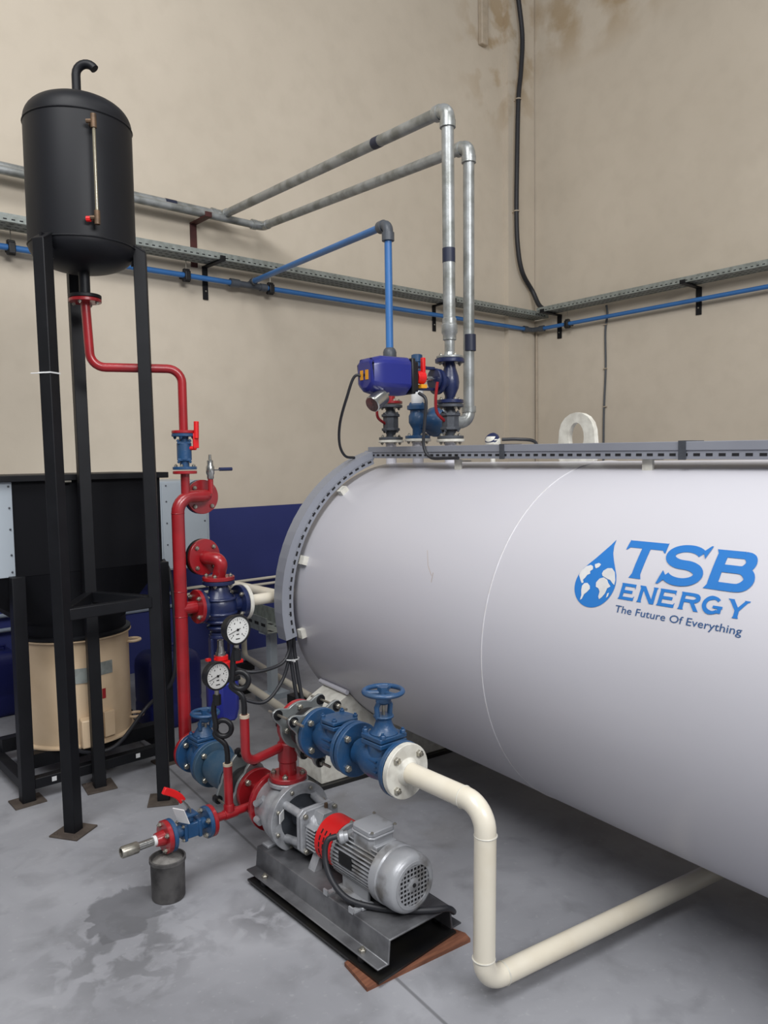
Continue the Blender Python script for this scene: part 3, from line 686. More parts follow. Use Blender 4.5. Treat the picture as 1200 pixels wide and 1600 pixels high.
tray('cable_tray', 'galvanised perforated cable tray fixed along the left wall', (-.6, WY-.16, 3.152), (WX-.02, WY-.16, 3.152), Y)
tray('cable_tray', 'galvanised perforated cable tray fixed along the right wall', (WX-.16, WY-.28, 3.178), (WX-.16, .9, 3.245), X)
# blue mains
bz = 3.03
m1 = wallpipe('blue_water_main', 'blue plastic pipe running along the left wall under the tray', [(-.6, WY-.10, bz), (3.30, WY-.10, bz)], .021, 'bpipe')
MB().cyl((3.52, WY-.10, bz), (WX-.16, WY-.10, bz), .021).build('run', 'bpipe', m1)
tf = MB().cyl((3.30, WY-.10, bz), (3.56, WY-.10, bz), .026).cyl((3.24, WY-.10, bz), (3.32, WY-.10, bz), .034).cyl((3.52, WY-.10, bz), (3.58, WY-.10, bz), .032)
tf.cyl((3.44, WY-.10, bz), (3.44, WY-.10, bz+.03), .034).tube(bend([V((3.44, WY-.10, bz+.01)), wl, wl-dirw*.07], .02), .028).build('tee_fitting', 'pfit', m1)
MB().tube(bend([(WX-.22, WY-.10, bz), (WX-.10, WY-.10, bz), (WX-.10, WY-.22, bz)], .03), .027).cyl((WX-.26, WY-.10, bz), (WX-.20, WY-.10, bz), .034).cyl((WX-.10, WY-.20, bz), (WX-.10, WY-.26, bz), .034).build('corner_elbow', 'pfit', m1)
m2 = wallpipe('blue_water_main', 'blue plastic pipe running along the right wall under the tray', [(WX-.10, WY-.24, bz), (WX-.10, .9, bz+.065)], .021, 'bpipe')
def hanger(p, ax, label, rodtop=.12):
    t = thing('pipe_clip', label, 'clip', p); p = V(p); sd = ax.cross(Z)
    MB().box(p-Z*.005, (.045, .07, .075), (ax, sd, Z)).box(p+sd*.0, (.052, .03, .10), (ax, sd, Z)).build('clip_block', 'rub', t, bevel=.006)
    rodtop = .15 if ax is Y else rodtop
    MB().cyl(p+Z*.04, p+Z*rodtop, .003, seg=6).build('threaded_rod', 'steel', t)
    MB().box(p+(Y if ax == X else X)*.055, (.02, .02, .02)).box(p+(Y if ax == X else X)*.05, (.02, .10, .02) if ax == X else (.10, .02, .02)).build('wall_stub', 'rub', t)
hanger((1.60, WY-.10, bz), X, 'black pipe clip on the blue main at the far left of the left wall')
hanger((2.86, WY-.10, bz), X, 'black pipe clip on the blue main left of the first black bracket')
hanger((3.62, WY-.10, bz), X, 'black pipe clip on the blue main just right of the branch tee')
hanger((WX-.10, 5.05, bz+.006), Y, 'black pipe clip on the blue main on the right wall beside the corner')
# thick cable in the corner
c1 = thing('thick_cable', 'thick black cable hanging down the wall corner and curving into the cable tray', 'cable', (7.05, 5.5, 3.3))
xk, yk = 7.02, WY-.11
def cpx(px, py, y=WY-.12):
    d = fw + rt2*((px-600)/F_PX) + dn2*((py-800)/F_PX); t_ = (y-CAM.y)/d.y; return CAM+d*t_
kp = [cpx(*p) for p in ((805, -60), (809, -10), (816, 55), (814, 110), (810, 155), (808, 240), (807, 330), (809, 385), (816, 425), (832, 455))]
kp += [V((WX-.12, WY-.25, 3.25)), V((WX-.14, 5.1, 3.225)), V((WX-.16, 4.2, 3.23))]
MB().tube(smooth(kp, 8), .026, 14).build('sheath', 'cable', c1)
for px, py in ((810, 155), (807, 330)):
    p = cpx(px, py); MB().ring(p-Z*.006, Z, .026, .032, .012, 16).box(p+Y*.06-X*.0, (.012, .09, .008)).build('cable_tie', 'wcond', c1)
c2 = thing('wall_cable', 'thin grey cable clipped to the right wall dropping from the tray', 'cable', (WX-.02, 4.62, 1.0))
MB().tube(smooth([(WX-.05, 4.60, 3.17), (WX-.015, 4.61, 3.08), (WX-.012, 4.635, 2.9), (WX-.012, 4.63, 2.5), (WX-.012, 4.65, 2.0), (WX-.012, 4.65, 1.2)]), .011, 8).build('sheath', 'cableg', c2)
for z in (2.98, 2.52, 2.12): MB().box((WX-.012, 4.635, z), (.026, .04, .01)).build('cable_clip', 'wcond', c2)
# low conduits on the blue band
for z, x1, lb in ((.788, 3.9, 'upper grey conduit running along the blue band of the left wall'), (.688, 3.9, 'lower grey conduit running along the blue band of the left wall')):
    tag(MB().cyl((-.6, WY-.016, z-.21), (2.75, WY-.016, z-.21), .015, seg=12).build('wall_conduit', 'conduit'), lb, 'conduit')
for z, lb in ((.602, 'upper thin cream pipe low on the blue wall behind the tank end'), (.553, 'lower thin cream pipe low on the blue wall behind the tank end')):
    tag(MB().cyl((2.76, WY-.03, z), (4.3, WY-.03, z), .012, seg=12).build('cream_wall_pipe', 'cream'), lb, 'pipe')
# grey cabinet behind the hopper
cb = thing('wall_cabinet', 'pale grey riveted cabinet against the left wall behind the black hopper', 'cabinet', (2.3, 5.3, .84))
MB().box((2.2, 5.30, 1.16), (1.02, .60, .62)).build('casing', 'panel', cb, bevel=.004)
MB().box((2.02, 4.996, 1.16), (.60, .006, .60)).build('front_panel', 'panel', cb, bevel=.002)
MB().box((2.52, 4.996, 1.16), (.34, .006, .60)).build('front_panel', 'panel', cb, bevel=.002)
for x in (2.30, 2.38, 2.67):
    for z in (.88, 1.03, 1.18, 1.33, 1.44): bolt(cb, (x, 4.993, z), -Y, .006, .004, 'grey', name='rivet')

# ================================================================== VESSEL ON THREE-LEGGED STAND
VC = V((1.322, 3.516, 0)); VR = .226
vs_ = thing('expansion_vessel', 'black domed expansion vessel with hooked vent pipe held high on a tall stand', 'vessel', VC+Z*2.45)
pr = [(.0005, 2.452)]
for k in range(1, 15): a = PI/2*k/14; pr.append((VR*math.sin(a)**.85, 2.555-.103*math.cos(a)))
for k in range(14, 0, -1): a = PI/2*k/14; pr.append((VR*math.sin(a)**.8, 3.075+.125*math.cos(a)**.85))
pr.append((.0005, 3.20))
MB().lathe(VC, Z, pr, 64).build('shell', 'blackm', vs_)
for z in (2.555, 3.075): MB().torus(VC+Z*z, Z, VR, .004, 64, 6).build('weld_seam', 'black', vs_)
hd = rt
hk = [VC+Z*3.18, VC+Z*3.305]+[VC+hd*(.045-.045*math.cos(math.radians(a)))+Z*(3.305+.045*math.sin(math.radians(a))) for a in range(20, 150, 16)]
MB().tube(hk, .019, 16).build('vent_hook', 'blackm', vs_)
# sight glass on the viewer's side
sd = (V((-VC.x, -VC.y, 0)).normalized()*math.cos(math.radians(15)) + rt*math.sin(math.radians(15))).normalized()
gp = VC+sd*(VR+.045)
sg = MB().cyl(gp+Z*2.63, gp+Z*3.0, .0065, seg=12).build('sight_glass', 'glass', vs_)
for z in (2.622, 3.012):
    MB().cyl(gp+Z*(z-.028), gp+Z*(z+.028), .012, seg=12).cyl(gp+Z*z, VC+sd*(VR-.01)+Z*z, .010, seg=10).cyl(gp+Z*z, gp+Z*z-rt*.03, .009, seg=8).build('brass_fitting', 'brass', sg)
MB().cyl(gp+Z*2.617-rt*.028, gp+Z*2.617-rt*.045, .012, seg=8).build('drain_knob', 'redb', sg)
MB().cyl(VC+Z*2.46, VC+Z*2.345, .024).build('outlet_neck', 'blackm', vs_)
flange(vs_, VC+Z*2.345, Z, .070, .016, 'black', bolts=False)
st = thing('vessel_stand', 'tall black three-legged square-tube stand under the domed vessel', 'stand', VC)
legs = [V((1.117, 3.356, 0)), V((1.380, 3.741, 0)), V((1.549, 3.381, 0))]; tops = [2.53, 2.50, 2.55]
LEAN = rt*-.009+Z
for p, zt in zip(legs, tops):
    rd = (V((1.343, 3.50, 0))-p).normalized(); tn_ = rd.cross(Z); w_ = .028
    b = MB(); e0, e1 = p, p+LEAN*zt
    vs = [q+rd*(i*w_)+tn_*(j_*w_)+Z*dz for q, up_ in ((e0, 0), (e1, 1)) for i, j_, dz in ((-1, -1, 0), (1, -1, .035*up_), (1, 1, .035*up_), (-1, 1, 0))]
    b.add(vs, [(0, 1, 2, 3), (4, 5, 6, 7), (0, 1, 5, 4), (1, 2, 6, 5), (2, 3, 7, 6), (3, 0, 4, 7)])
    lg = b.build('leg', 'black', st, bevel=.003)
    MB().box(p+Z*.004, (.14, .14, .008), (rd, tn_, Z)).build('foot_plate', 'plate', lg, bevel=.001)
    for s_ in (-1, 1): bolt(lg, p+Z*.008+tn_*s_*.05-rd*.05, Z, .006, .004, 'plate')
    q = p+LEAN*(zt-.02); c_ = V((VC.x, VC.y, q.z)); L_ = max(.02, (c_-q).length-.212)
    if zt > 2.51: MB().box(q+rd*(L_/2), (L_+.02, .010, .09), (rd, tn_, Z)).box(e1+Z*.012, (.062, .062, .004), ((rd+Z*.6).normalized(), tn_, (Z-rd*.6).normalized())).build('gusset', 'black', lg)
for i, j_ in ((0, 1), (1, 2), (2, 0)):
    p, q = legs[i]+LEAN*.955, legs[j_]+LEAN*.955; d = (q-p).normalized(); mid = (p+q)/2
    MB().box(mid, ((q-p).length-.05, .04, .05), (d, d.cross(Z), Z)).build('crossbar', 'black', st, bevel=.003)
p = legs[0]+LEAN*1.98; rd = (V((1.343, 3.50, 0))-legs[0]).normalized()
MB().box(p, (.061, .061, .006), (rd, rd.cross(Z), Z)).cyl(p-Y*.036, p-Y*.04-rt*.09-Z*.003, .0022, seg=6).build('cable_tie', 'label', st)

# red feed pipe from the vessel
PX_ = 1.702; PYr = 3.362
rp = thing('red_feed_pipe', 'thin red pipe stepping down from the black vessel to the small blue ball valve', 'pipe', VC+Z*2.3)
VP = V((1.334, 3.511, 0))
flange(rp, VC+Z*2.328, Z, .070, .015, 'red', 4, .008, side=-1)
MB().tube(bend([VC+Z*2.325, V((VC.x+.012, VC.y-.003, 2.035)), V((PX_, PYr, 2.035)), V((PX_, PYr, 1.742))], .065), .0205).build('run', 'red', rp)
flange(rp, (PX_, PYr, 1.742), Z, .056, .014, 'red', bolts=False)
bv = thing('ball_valve', 'small blue ball valve with upright red lever on the thin red pipe', 'valve', (PX_, PYr, 1.56))
c = lambda z: V((PX_, PYr, z))
flange(bv, c(1.727), Z, .056, .014, 'blue', 4, .008, side=-1, bm='blue'); flange(bv, c(1.572), Z, .056, .014, 'blue', 4, .008, side=1)
bd = MB().lathe(c(1.575), Z, [(.022, 0), (.022, .03), (.034, .035), (.034, .115), (.022, .12), (.022, .15)]).lathe(c(1.605), Z, [(.043, 0), (.043, .012)], 4, a0=.3).lathe(c(1.685), Z, [(.043, 0), (.043, .012)], 4, a0=.3).build('body', 'blue', bv, bevel=.002)
for k in range(4):
    a = PI/2*k+.3
    for z, dz in ((1.605, -1), (1.697, 1)): bolt(bd, c(z)+X*.038*math.cos(a)+Y*.038*math.sin(a), Z*dz, .007, .007, 'blue')
MB().cyl(c(1.665), c(1.665)-Y*.05+X*.035, .010, seg=10).box(c(1.70)-Y*.05+X*.035, (.028, .01, .07)).tube([c(1.71)-Y*.055+X*.036, c(1.79)-Y*.055+X*.038], .012, 10).build('lever', 'redb', bv, bevel=.002)

# ---- red riser
rs = thing('red_riser_pipe', 'thick red vertical pipe rising from the floor-level gate valve and hooking right at top', 'pipe', (1.660, PYr, .3))
S0 = V((1.648, 2.68, .235)); SD = V((.016, 1, 0)).normalized()
def SP(y, z=.235, dx=0): return V((1.632+.016*(y-1.7)+dx, y, z))
rpos = V((1.659, PYr, 0)); zt = 1.437
pts = bend([SP(3.285), SP(3.362), rpos+Z*zt, V((1.822, PYr, zt)), V((1.822, PYr+.06, zt))], [.055, .075, .04])
MB().tube(pts, .030).build('run', 'red', rs)
for z in (1.36, .99, .87): MB().torus(rpos+Z*z, Z, .0302, .0018, 24, 6).build('weld_bead', 'red', rs)
MB().cyl((PX_, PYr, 1.45), (PX_, PYr, 1.555), .0205).build('inlet_stub', 'red', rs)
flange(rs, (PX_, PYr, 1.552), Z, .056, .014, 'red', bolts=False)
flange(rs, (1.822, PYr+.065, zt-.008), -Y, .084, .018, 'red', 4, .011, side=1)
flange(rs, (1.822, PYr+.087, zt-.008), -Y, .084, .018, 'blue', bolts=False)
MB().cyl((1.822, PYr+.09, zt-.008), (1.822, 4.99, zt-.008), .024).build('return_pipe', 'red', rs) if False else None
MB().cyl((1.835, PYr-.0, zt+.01), (1.835, PYr, 1.515), .013).build('drain_boss', 'red', rs)
flange(rs, SP(3.290), SD, .092, .018, 'red', bolts=False)
br = MB().cyl(rpos+Z*.905, rpos+Z*.905+X*.075, .030).build('branch', 'red', rs)
flange(rs, rpos+Z*.905+X*.085, X, .082, .018, 'red', 4, .011, side=-1)
# vent cock
vc = thing('vent_cock', 'small chrome ball valve with blue lever handle on the upper red flange', 'valve', (1.835, PYr, 1.515))
q = V((1.835, PYr, 0)); MB().lathe(q, Z, [(.012, 1.515), (.016, 1.52), (.016, 1.535), (.020, 1.545), (.020, 1.575), (.015, 1.585), (.015, 1.605), (.008, 1.61), (.006, 1.635)], 12).build('body', 'chrome', vc)
MB().box(q+Z*1.56+X*.04, (.05, .012, .005)).build('lever_arm', 'grey', vc); MB().tube([q+Z*1.563+X*.05, q+Z*1.563+X*.118], .009, 10).build('handle_grip', 'dblue', vc)
# elbow above the three-way valve
el = thing('red_flanged_elbow', 'short red elbow with bolted flanges on top of the dark blue three-way valve', 'pipe', (1.875, PYr, 1.03))
wx = 1.862
MB().tube(bend([V((1.822, PYr+.10, 1.132)), V((1.822, PYr+.03, 1.132)), V((wx, PYr-.045, 1.125)), V((wx, PYr, 1.035))], [.04, .05]), .032).build('bend', 'red', el)
flange(el, (1.822, PYr+.065, 1.132), -Y+X*.12, .090, .018, 'red', 4, .011, side=1); flange(el, (1.820, PYr+.088, 1.132), -Y+X*.12, .090, .018, 'black', bolts=False)
flange(el, (wx, PYr, 1.030), Z, .078, .018, 'red', 4, .010, side=1)
# three-way valve
tw = thing('three_way_valve', 'dark blue three-way control valve between the red riser and a white flanged pipe', 'valve', (wx, PYr, .77))
c = lambda z: V((wx, PYr, z))
flange(tw, c(1.010), Z, .078, .018, 'dblue', 4, .010, side=-1); flange(tw, c(.903)-X*.102, X, .082, .02, 'dblue', 4, .010, side=1); flange(tw, c(.895)+X*.115, X, .088, .022, 'dblue', 4, .011, side=-1)
b = MB().lathe(c(.77), Z, [(.045, 0), (.052, .01), (.052, .03), (.047, .035), (.066, .05), (.082, .08), (.086, .13), (.076, .165), (.052, .19), (.044, .24)], 32)
b.tube([c(.903)-X*.10, c(.903)-X*.05, c(.90), c(.895)+X*.06, c(.895)+X*.11], .044, 24); b.torus(c(.79), Z, .056, .009); b.torus(c(.822), Z, .070, .009); b.torus(c(.86), Z, .080, .009); b.torus(c(.93), Z, .078, .008)
b.build('body', 'dblue', tw)
MB().lathe(c(.765), -Z, [(.05, 0), (.05, .012)]).build('bonnet', 'dblue', tw)
wp = thing('cream_branch_pipe', 'thick cream pipe with white flange leading from the three-way valve behind the tank', 'pipe', c(.895)+X*.137)
flange(wp, c(.895)+X*.138, X, .090, .02, 'whitefl', bolts=False)
MB().tube(bend([c(.895)+X*.14, c(.895)+X*.36, c(.895)+X*.36+Y*.5], .05), .029).build('run', 'cream', wp)
# hanging actuator
ha = thing('electric_actuator', 'navy blue box actuator hanging upside down below the three-way valve', 'actuator', c(.75))
control_actuator(ha, c(.752), -Z, X, Y, yoke=.155, cover=.20, w=.155, d=.13, labels=False)
MB().cyl(c(.66), c(.70), .022, .014, seg=12).cyl(c(.645), c(.66), .026, seg=12).build('stem_nut', 'chrome', ha)
MB().cyl(c(.625), c(.645), .036, seg=16).box(c(.635)-X*.05, (.06, .02, .012)).build('position_collar', 'redb', ha)

# ================================================================== SUCTION LINE
gv = thing('gate_valve', 'blue floor-level gate valve with blue handwheel at the foot of the red riser', 'valve', SP(3.19, 0))
flange(gv, SP(3.268), SD, .092, .020, 'blue', 4, .013, side=-1); flange(gv, SP(3.105), SD, .100, .020, 'blue', bolts=False)
MB().lathe(SP(3.115), SD, [(.05, 0), (.055, .02), (.062, .05), (.062, .10), (.05, .14)]).cyl(SP(3.17), SP(3.17, .32), .052).build('body', 'blue', gv)
bn = MB().box(SP(3.17, .322), (.115, .10, .016)).box(SP(3.17, .340), (.115, .10, .014)).lathe(SP(3.17, .347), Z, [(.05, 0), (.032, .03), (.022, .045)]).build('bonnet', 'blue', gv, bevel=.003)
for i in (-1, 1):
    for j in (-1, 1): bolt(bn, SP(3.17+j*.038, .348, i*.045), Z, .009, .010, 'blue')
def yoke_wheel(parent, p0, z0, z1, wr, m='blue'):
    b = MB(); zc = (z0+z1)/2
    for s_ in (-1, 1): b.tube([p0+X*s_*.026+Z*z0, p0+X*s_*.030+Z*zc, p0+X*s_*.018+Z*(z1-.02)], .009, 10)
    b.lathe(p0+Z*(z1-.03), Z, [(.016, 0), (.026, .008), (.026, .022), (.018, .028)], 16); b.build('yoke', m, parent)
    MB().cyl(p0+Z*z0, p0+Z*(z1+.02), .006, seg=10).build('stem', 'steel', parent)
    w_ = MB().torus(p0+Z*(z1+.012), Z, wr-.008, .0085, 40, 10).cyl(p0+Z*(z1-.004), p0+Z*(z1+.028), .020, seg=6)
    for k in range(3):
        a = 2*PI*k/3+.5; w_.tube([p0+Z*(z1+.008), p0+Z*(z1+.012)+(X*math.cos(a)+Y*math.sin(a))*(wr-.01)], .008, 8)
    w_.build('handwheel', m, parent)
yoke_wheel(gv, SP(3.15, 0), .380, .442, .068)
bolt_f = flange(gv, SP(3.078), SD, .102, .022, 'teal', 4, .013, side=-1)
stn = thing('check_valve', 'dusty blue cylindrical check valve body beside the grey rubber joint near floor', 'valve', SP(3.0, 0))
MB().lathe(SP(2.866), SD, [(.088, 0), (.088, .018), (.076, .022), (.080, .10), (.080, .14), (.07, .19)], 40).build('body', 'teal', stn)
rj = thing('rubber_expansion_joint', 'grey rubber expansion joint with bare steel flanges next to the pump suction', 'coupling', SP(2.795, 0))
def comp_flange(parent, p, ax, angs, r=.092, ear=.125, th=.014):
    a, b_, _ = frame(ax); pts = []
    n = 48
    for k in range(n):
        t = 2*PI*k/n; rr = r
        for e in angs:
            dlt = (t-e+PI) % (2*PI)-PI
            if abs(dlt) < .45: rr = max(rr, min(ear+.018, r/ max(.001, math.cos(min(abs(dlt), .45))) * (1.42-abs(dlt)*1.0)))
        pts.append((rr*math.cos(t), rr*math.sin(t)))
    f = MB().prism(pts, p-V(ax)*th/2, a, b_, V(ax).normalized(), 0, th).build('steel_flange', 'zinc', parent, bevel=.002)
    for e in angs:
        q = p+(a*math.cos(e)+b_*math.sin(e))*(ear-.004); MB().ring(q-V(ax)*(th*.9), ax, .008, .018, th*1.8, 16).build('rubber_bush', 'rub', f)
    return f
a_, b__, _ = frame(SD)
EA = [math.radians(x) for x in (35, 155, 270)]
comp_flange(rj, SP(2.845), SD, EA); comp_flange(rj, SP(2.727), SD, EA)
MB().lathe(SP(2.730), SD, [(.055, 0), (.06, .02), (.074, .045), (.076, .06), (.074, .075), (.06, .10), (.055, .115)]).build('bellows', 'rub', rj)
for e in EA:
    q = (a_*math.cos(e)+b__*math.sin(e))*.121; MB().cyl(SP(2.685)+q, SP(2.885)+q, .005, seg=8).build('tie_rod', 'steel', rj)
for k in range(4): q = (a_*math.cos(PI/2*k+.2)+b__*math.sin(PI/2*k+.2))*.072; bolt(rj, SP(2.718)+q, -SD, .010, .010)
rc = thing('red_suction_spool', 'short red pipe with two flanges joining the rubber joint to the pump', 'pipe', SP(2.64, 0))
flange(rc, SP(2.705), SD, .092, .020, 'red', 4, .013, side=-1)
MB().lathe(SP(2.585), SD, [(.075, 0), (.055, .03), (.042, .06), (.040, .115)]).build('spool', 'red', rc)
MB().lathe(SP(2.560), SD, [(.112, 0), (.118, .004), (.118, .018), (.112, .022)], 48).build('flange', 'red', rc)

# ================================================================== PUMP SET
D = SD; U = D.cross(Z)           # U points to the viewer's right (+x)
def PP(y, z, u=0): return V((1.632+.016*(y-1.7), y, z))+U*u
pb = thing('pump_base', 'grey steel channel base plate bolted on rubber feet carrying the pump and motor', 'base', PP(2.1, 0))
tp, bt = .125, .045; hw = .138; L0_, L1_ = 1.71, 2.49
prf = [(-hw-.045, bt), (-hw-.045, bt+.006), (-hw-.004, bt+.006), (-hw+.004, tp), (hw-.004, tp), (hw+.004, bt+.006), (hw+.045, bt+.006), (hw+.045, bt),
       (hw-.003, bt), (hw-.010, tp-.007), (-hw+.010, tp-.007), (-hw+.003, bt)]
MB().prism(prf, PP(L0_, 0), U, Z, D, 0, L1_-L0_).build('channel', 'base', pb, bevel=.003)
for y in (L0_+.10, L1_-.10):
    for s_ in (-1, 1):
        q = PP(y, bt+.006, s_*(hw+.024)); bolt(pb, q, Z, .012, .010); MB().cyl(q-Z*.035, q, .007, seg=8).build('stud', 'steel', pb)
        MB().cyl(q-Z*.036, q-Z*.006, .016, seg=16).build('rubber_foot', 'rub', pb)
bp_ = tag(MB().prism([(1.442, 1.700), (1.80, 1.718), (1.83, 2.45), (1.455, 2.475)], V((0, 0, .0)), X, Y, Z, .014, .022).build('floor_plate', 'bplate'), 'oily black steel sheet lying under the pump base', 'plate')
tag(MB().prism([(1.408, 1.716), (1.815, 1.668), (1.825, 1.70), (1.78, 1.86), (1.432, 1.855)], V((0, 0, 0)), X, Y, Z, .0, .013).build('wooden_board', 'wood'), 'brown wooden board poking out under the front of the black sheet', 'board')
pu = thing('centrifugal_pump', 'silver-grey cast pump with open lantern frame and square bolted flange', 'pump', PP(2.45, tp))
AX = .235
R3 = (U, D, Z)
# volute
vol = MB().lathe(PP(2.415, AX), D, [(.10, 0), (.118, .01), (.124, .03), (.120, .06), (.108, .09), (.100, .115), (.100, .145)], 48)
vol.tube([PP(2.475, AX+.02, -.055), PP(2.47, AX+.08, -.03), PP(2.467, .345)], .036, 20)
vol.cyl(PP(2.467, .29), PP(2.467, .345), .040)
vol.tube([PP(2.50, AX+.06, -.09), PP(2.54, AX+.03, -.105)], .014, 10); vol.tube([PP(2.50, AX-.03, -.11), PP(2.54, AX-.03, -.105)], .013, 10)
vol.build('volute_casing', 'pump', pu)
flange(pu, PP(2.467, .353), Z, .078, .016, 'pump', 4, .009, side=-1)
# lantern: front ring, four struts, square plate
lan = MB().ring(PP(2.385, AX), D, .088, .132, .030, 48)
for a in (45, 135, 225, 315):
    ca, sa = math.cos(math.radians(a)), math.sin(math.radians(a))
    lan.tube([PP(2.39, AX+.092*sa, .092*ca), PP(2.285, AX+.076*sa, .076*ca)], .016, 10)
lan.box(PP(2.35, AX-.094), (.09, .10, .016), R3)
lan.build('lantern_frame', 'pump', pu, bevel=.002)
for k in range(8):
    a = PI/4*k+.35; bolt(pu, PP(2.384, AX+.112*math.sin(a), .112*math.cos(a)), -D, .008, .008)
MB().cyl(PP(2.30, AX), PP(2.40, AX), .035).cyl(PP(2.395, AX), PP(2.415, AX), .088).build('shaft_housing', 'grey', pu)
sq = MB()
for y0, m_ in ((2.264, 0), (2.282, 0)):
    r_ = .084; ch = .022; pr = [(-r_+ch, -r_), (r_-ch, -r_), (r_, -r_+ch), (r_, r_-ch), (r_-ch, r_), (-r_+ch, r_), (-r_, r_-ch), (-r_, -r_+ch)]
    sq.prism(pr, PP(y0, AX), U, Z, D, -.007, .007)
sqo = sq.build('square_flange', 'pump', pu, bevel=.003)
for i in (-1, 1):
    for j in (-1, 1): bolt(sqo, PP(2.257, AX+j*.066, i*.066), -D, .010, .010)
bb_ = MB().lathe(PP(2.172, AX), D, [(.070, 0), (.070, .012), (.050, .016), (.052, .05), (.062, .07), (.068, .09)], 32)
for k in range(7): bb_.box(PP(2.222, AX-.045+k*.013, -.055), (.03, .055, .005), R3); bb_.box(PP(2.222, AX-.045+k*.013, .055), (.03, .055, .005), R3)
bb_.prism([(-.035, .04), (.035, .04), (.02, .078), (-.02, .078)], PP(2.185, AX), U, Z, D, .02, .075)
bb_.build('bearing_bracket', 'pump', pu, bevel=.002)
MB().cyl(PP(2.245, AX+.065, .02), PP(2.245, AX+.095, .02), .007, seg=8).build('grease_plug', 'brass', pu)
MB().prism([(-.05, 0), (.05, 0), (.05, .008), (.012, .04), (.012, .075), (-.012, .075), (-.012, .04), (-.05, .008)], PP(2.52, tp), U, Z, D, 0, .02).build('foot', 'pump', pu, bevel=.002) if False else None
for s_ in (-1, 1):
    MB().prism([(0, 0), (0, .07), (.012, .07), (.012, .010), (.055, .010), (.055, 0)] if s_ > 0 else [(0, 0), (-.055, 0), (-.055, .010), (-.012, .010), (-.012, .07), (0, .07)], PP(2.47, tp, s_*.06), U, Z, D, -.03, .012).build('foot', 'pump', pu, bevel=.002)
ft2 = MB()
for s_ in (-1, 1): ft2.prism([(0, 0), (s_*.035, 0), (s_*.006, .055), (0, .055)] if s_ < 0 else [(0, 0), (0, .055), (s_*.006, .055), (s_*.035, 0)], PP(2.205, tp, s_*.045), U, Z, D, -.02, .02)
ft2.box(PP(2.205, tp+.052), (.10, .03, .008), R3).build('bracket_foot', 'pump', pu)
MB().box(PP(2.37, AX+.035, -.095), (.003, .044, .036), ((U*.6+D*-.8).normalized(), (D*.6+U*.8).normalized(), Z)).build('paper_tag', 'label', pu)
# red coupling guard
cg = thing('coupling_guard', 'bright red slotted coupling guard between pump bearing and motor', 'guard', PP(2.14, tp))
gr = .084
b = MB().ring(PP(2.082, AX), D, gr-.003, gr, .094, 48)
for r_ in range(5):
    for s_ in range(3):
        a = math.radians(165+r_*13); rd = U*math.cos(a)+Z*-math.sin(a)*-1
        a2 = math.radians(142+r_*16); rd = U*math.cos(a2)+Z*math.sin(a2); tn = U*-math.sin(a2)+Z*math.cos(a2)
        b.box(PP(2.106+s_*.022, AX)+rd*(gr+.0003), (.001, .0165, .006), (rd, tn, D), mi=1)
b.build('perforated_shell', ['redb', 'slot'], cg)
# motor
mo = thing('electric_motor', 'worn silver electric motor with cooling fins, terminal box and round fan grille', 'motor', PP(1.95, tp))
b = MB().cyl(PP(1.852, AX), PP(2.085, AX), .073, seg=40)
for k in range(44):
    a = 2*PI*k/44
    if math.radians(60) < a < math.radians(120): continue
    rd = U*math.cos(a)+Z*math.sin(a); tn = U*-math.sin(a)+Z*math.cos(a)
    b.box(PP(1.965, AX)+rd*.080, (.022, .0045, .215), (rd, tn, D))
b.lathe(PP(2.062, AX), D, [(.088, 0), (.088, .012), (.07, .022)], 40)
b.build('finned_housing', 'motor', mo)
cw = MB().lathe(PP(1.742, AX), D, [(.076, .000), (.087, .003), (.094, .012), (.0975, .032), (.0975, .072), (.094, .077), (.099, .082), (.099, .114), (.093, .116), (.093, .03), (.076, .004), (.076, 0)], 56, closed=False)
cw.build('fan_cowl', 'motor', mo)
gr_ = MB().cyl(PP(1.748, AX), PP(1.750, AX), .077, seg=40, mi=1)
n = 9; st_ = .0155
for i in range(-n//2, n//2+1):
    x = i*st_*.95; h_ = math.sqrt(max(.0001, .072**2-x*x))
    gr_.box(PP(1.745, AX, x), (.0045, .003, 2*h_), (U, D, Z)); gr_.box(PP(1.7445, AX+x), (2*h_, .003, .0045), (U, D, Z))
gr_.lathe(PP(1.742, AX), D, [(.018, 0), (.024, .004)], 24); gr_.ring(PP(1.740, AX), D, .066, .077, .006, 48); gr_.cyl(PP(1.739, AX), PP(1.743, AX), .007, seg=6, mi=1)
gr_.build('fan_grille', ['motor', 'slot'], mo)
tb = MB(); hb = .058
def cbx(b, y0, y1, hu, z0, z1, ch=.014):
    pr = [(-hu+ch, 0), (hu-ch, 0), (hu, ch), (hu, y1-y0-ch), (hu-ch, y1-y0), (-hu+ch, y1-y0), (-hu, y1-y0-ch), (-hu, ch)]
    b.prism(pr, PP(y0, 0), U, D, Z, z0, z1)
cbx(tb, 1.890, 2.0, .054, .29, .342); cbx(tb, 1.885, 2.005, .058, .342, .350); cbx(tb, 1.889, 2.001, .055, .350, .367)
tb.box(PP(1.945, .308), (.09, .14, .03), R3)
tbo = tb.build('terminal_box', 'motor', mo, bevel=.003)
for i in (-1, 1):
    for j in (-1, 1): bolt(tbo, PP(1.945+j*.055, .367, i*.050), Z, .006, .004)
MB().lathe(PP(2.015, .315, -.055), -U*.8+D*.55-Z*.15, [(.018, 0), (.018, .012), (.022, .014), (.022, .028), (.015, .034)], 12).build('cable_gland', 'motor', tbo)
MB().box(PP(1.985, AX+.018, -.0925), (.002, .07, .042), R3).build('name_plate', 'ink', mo)
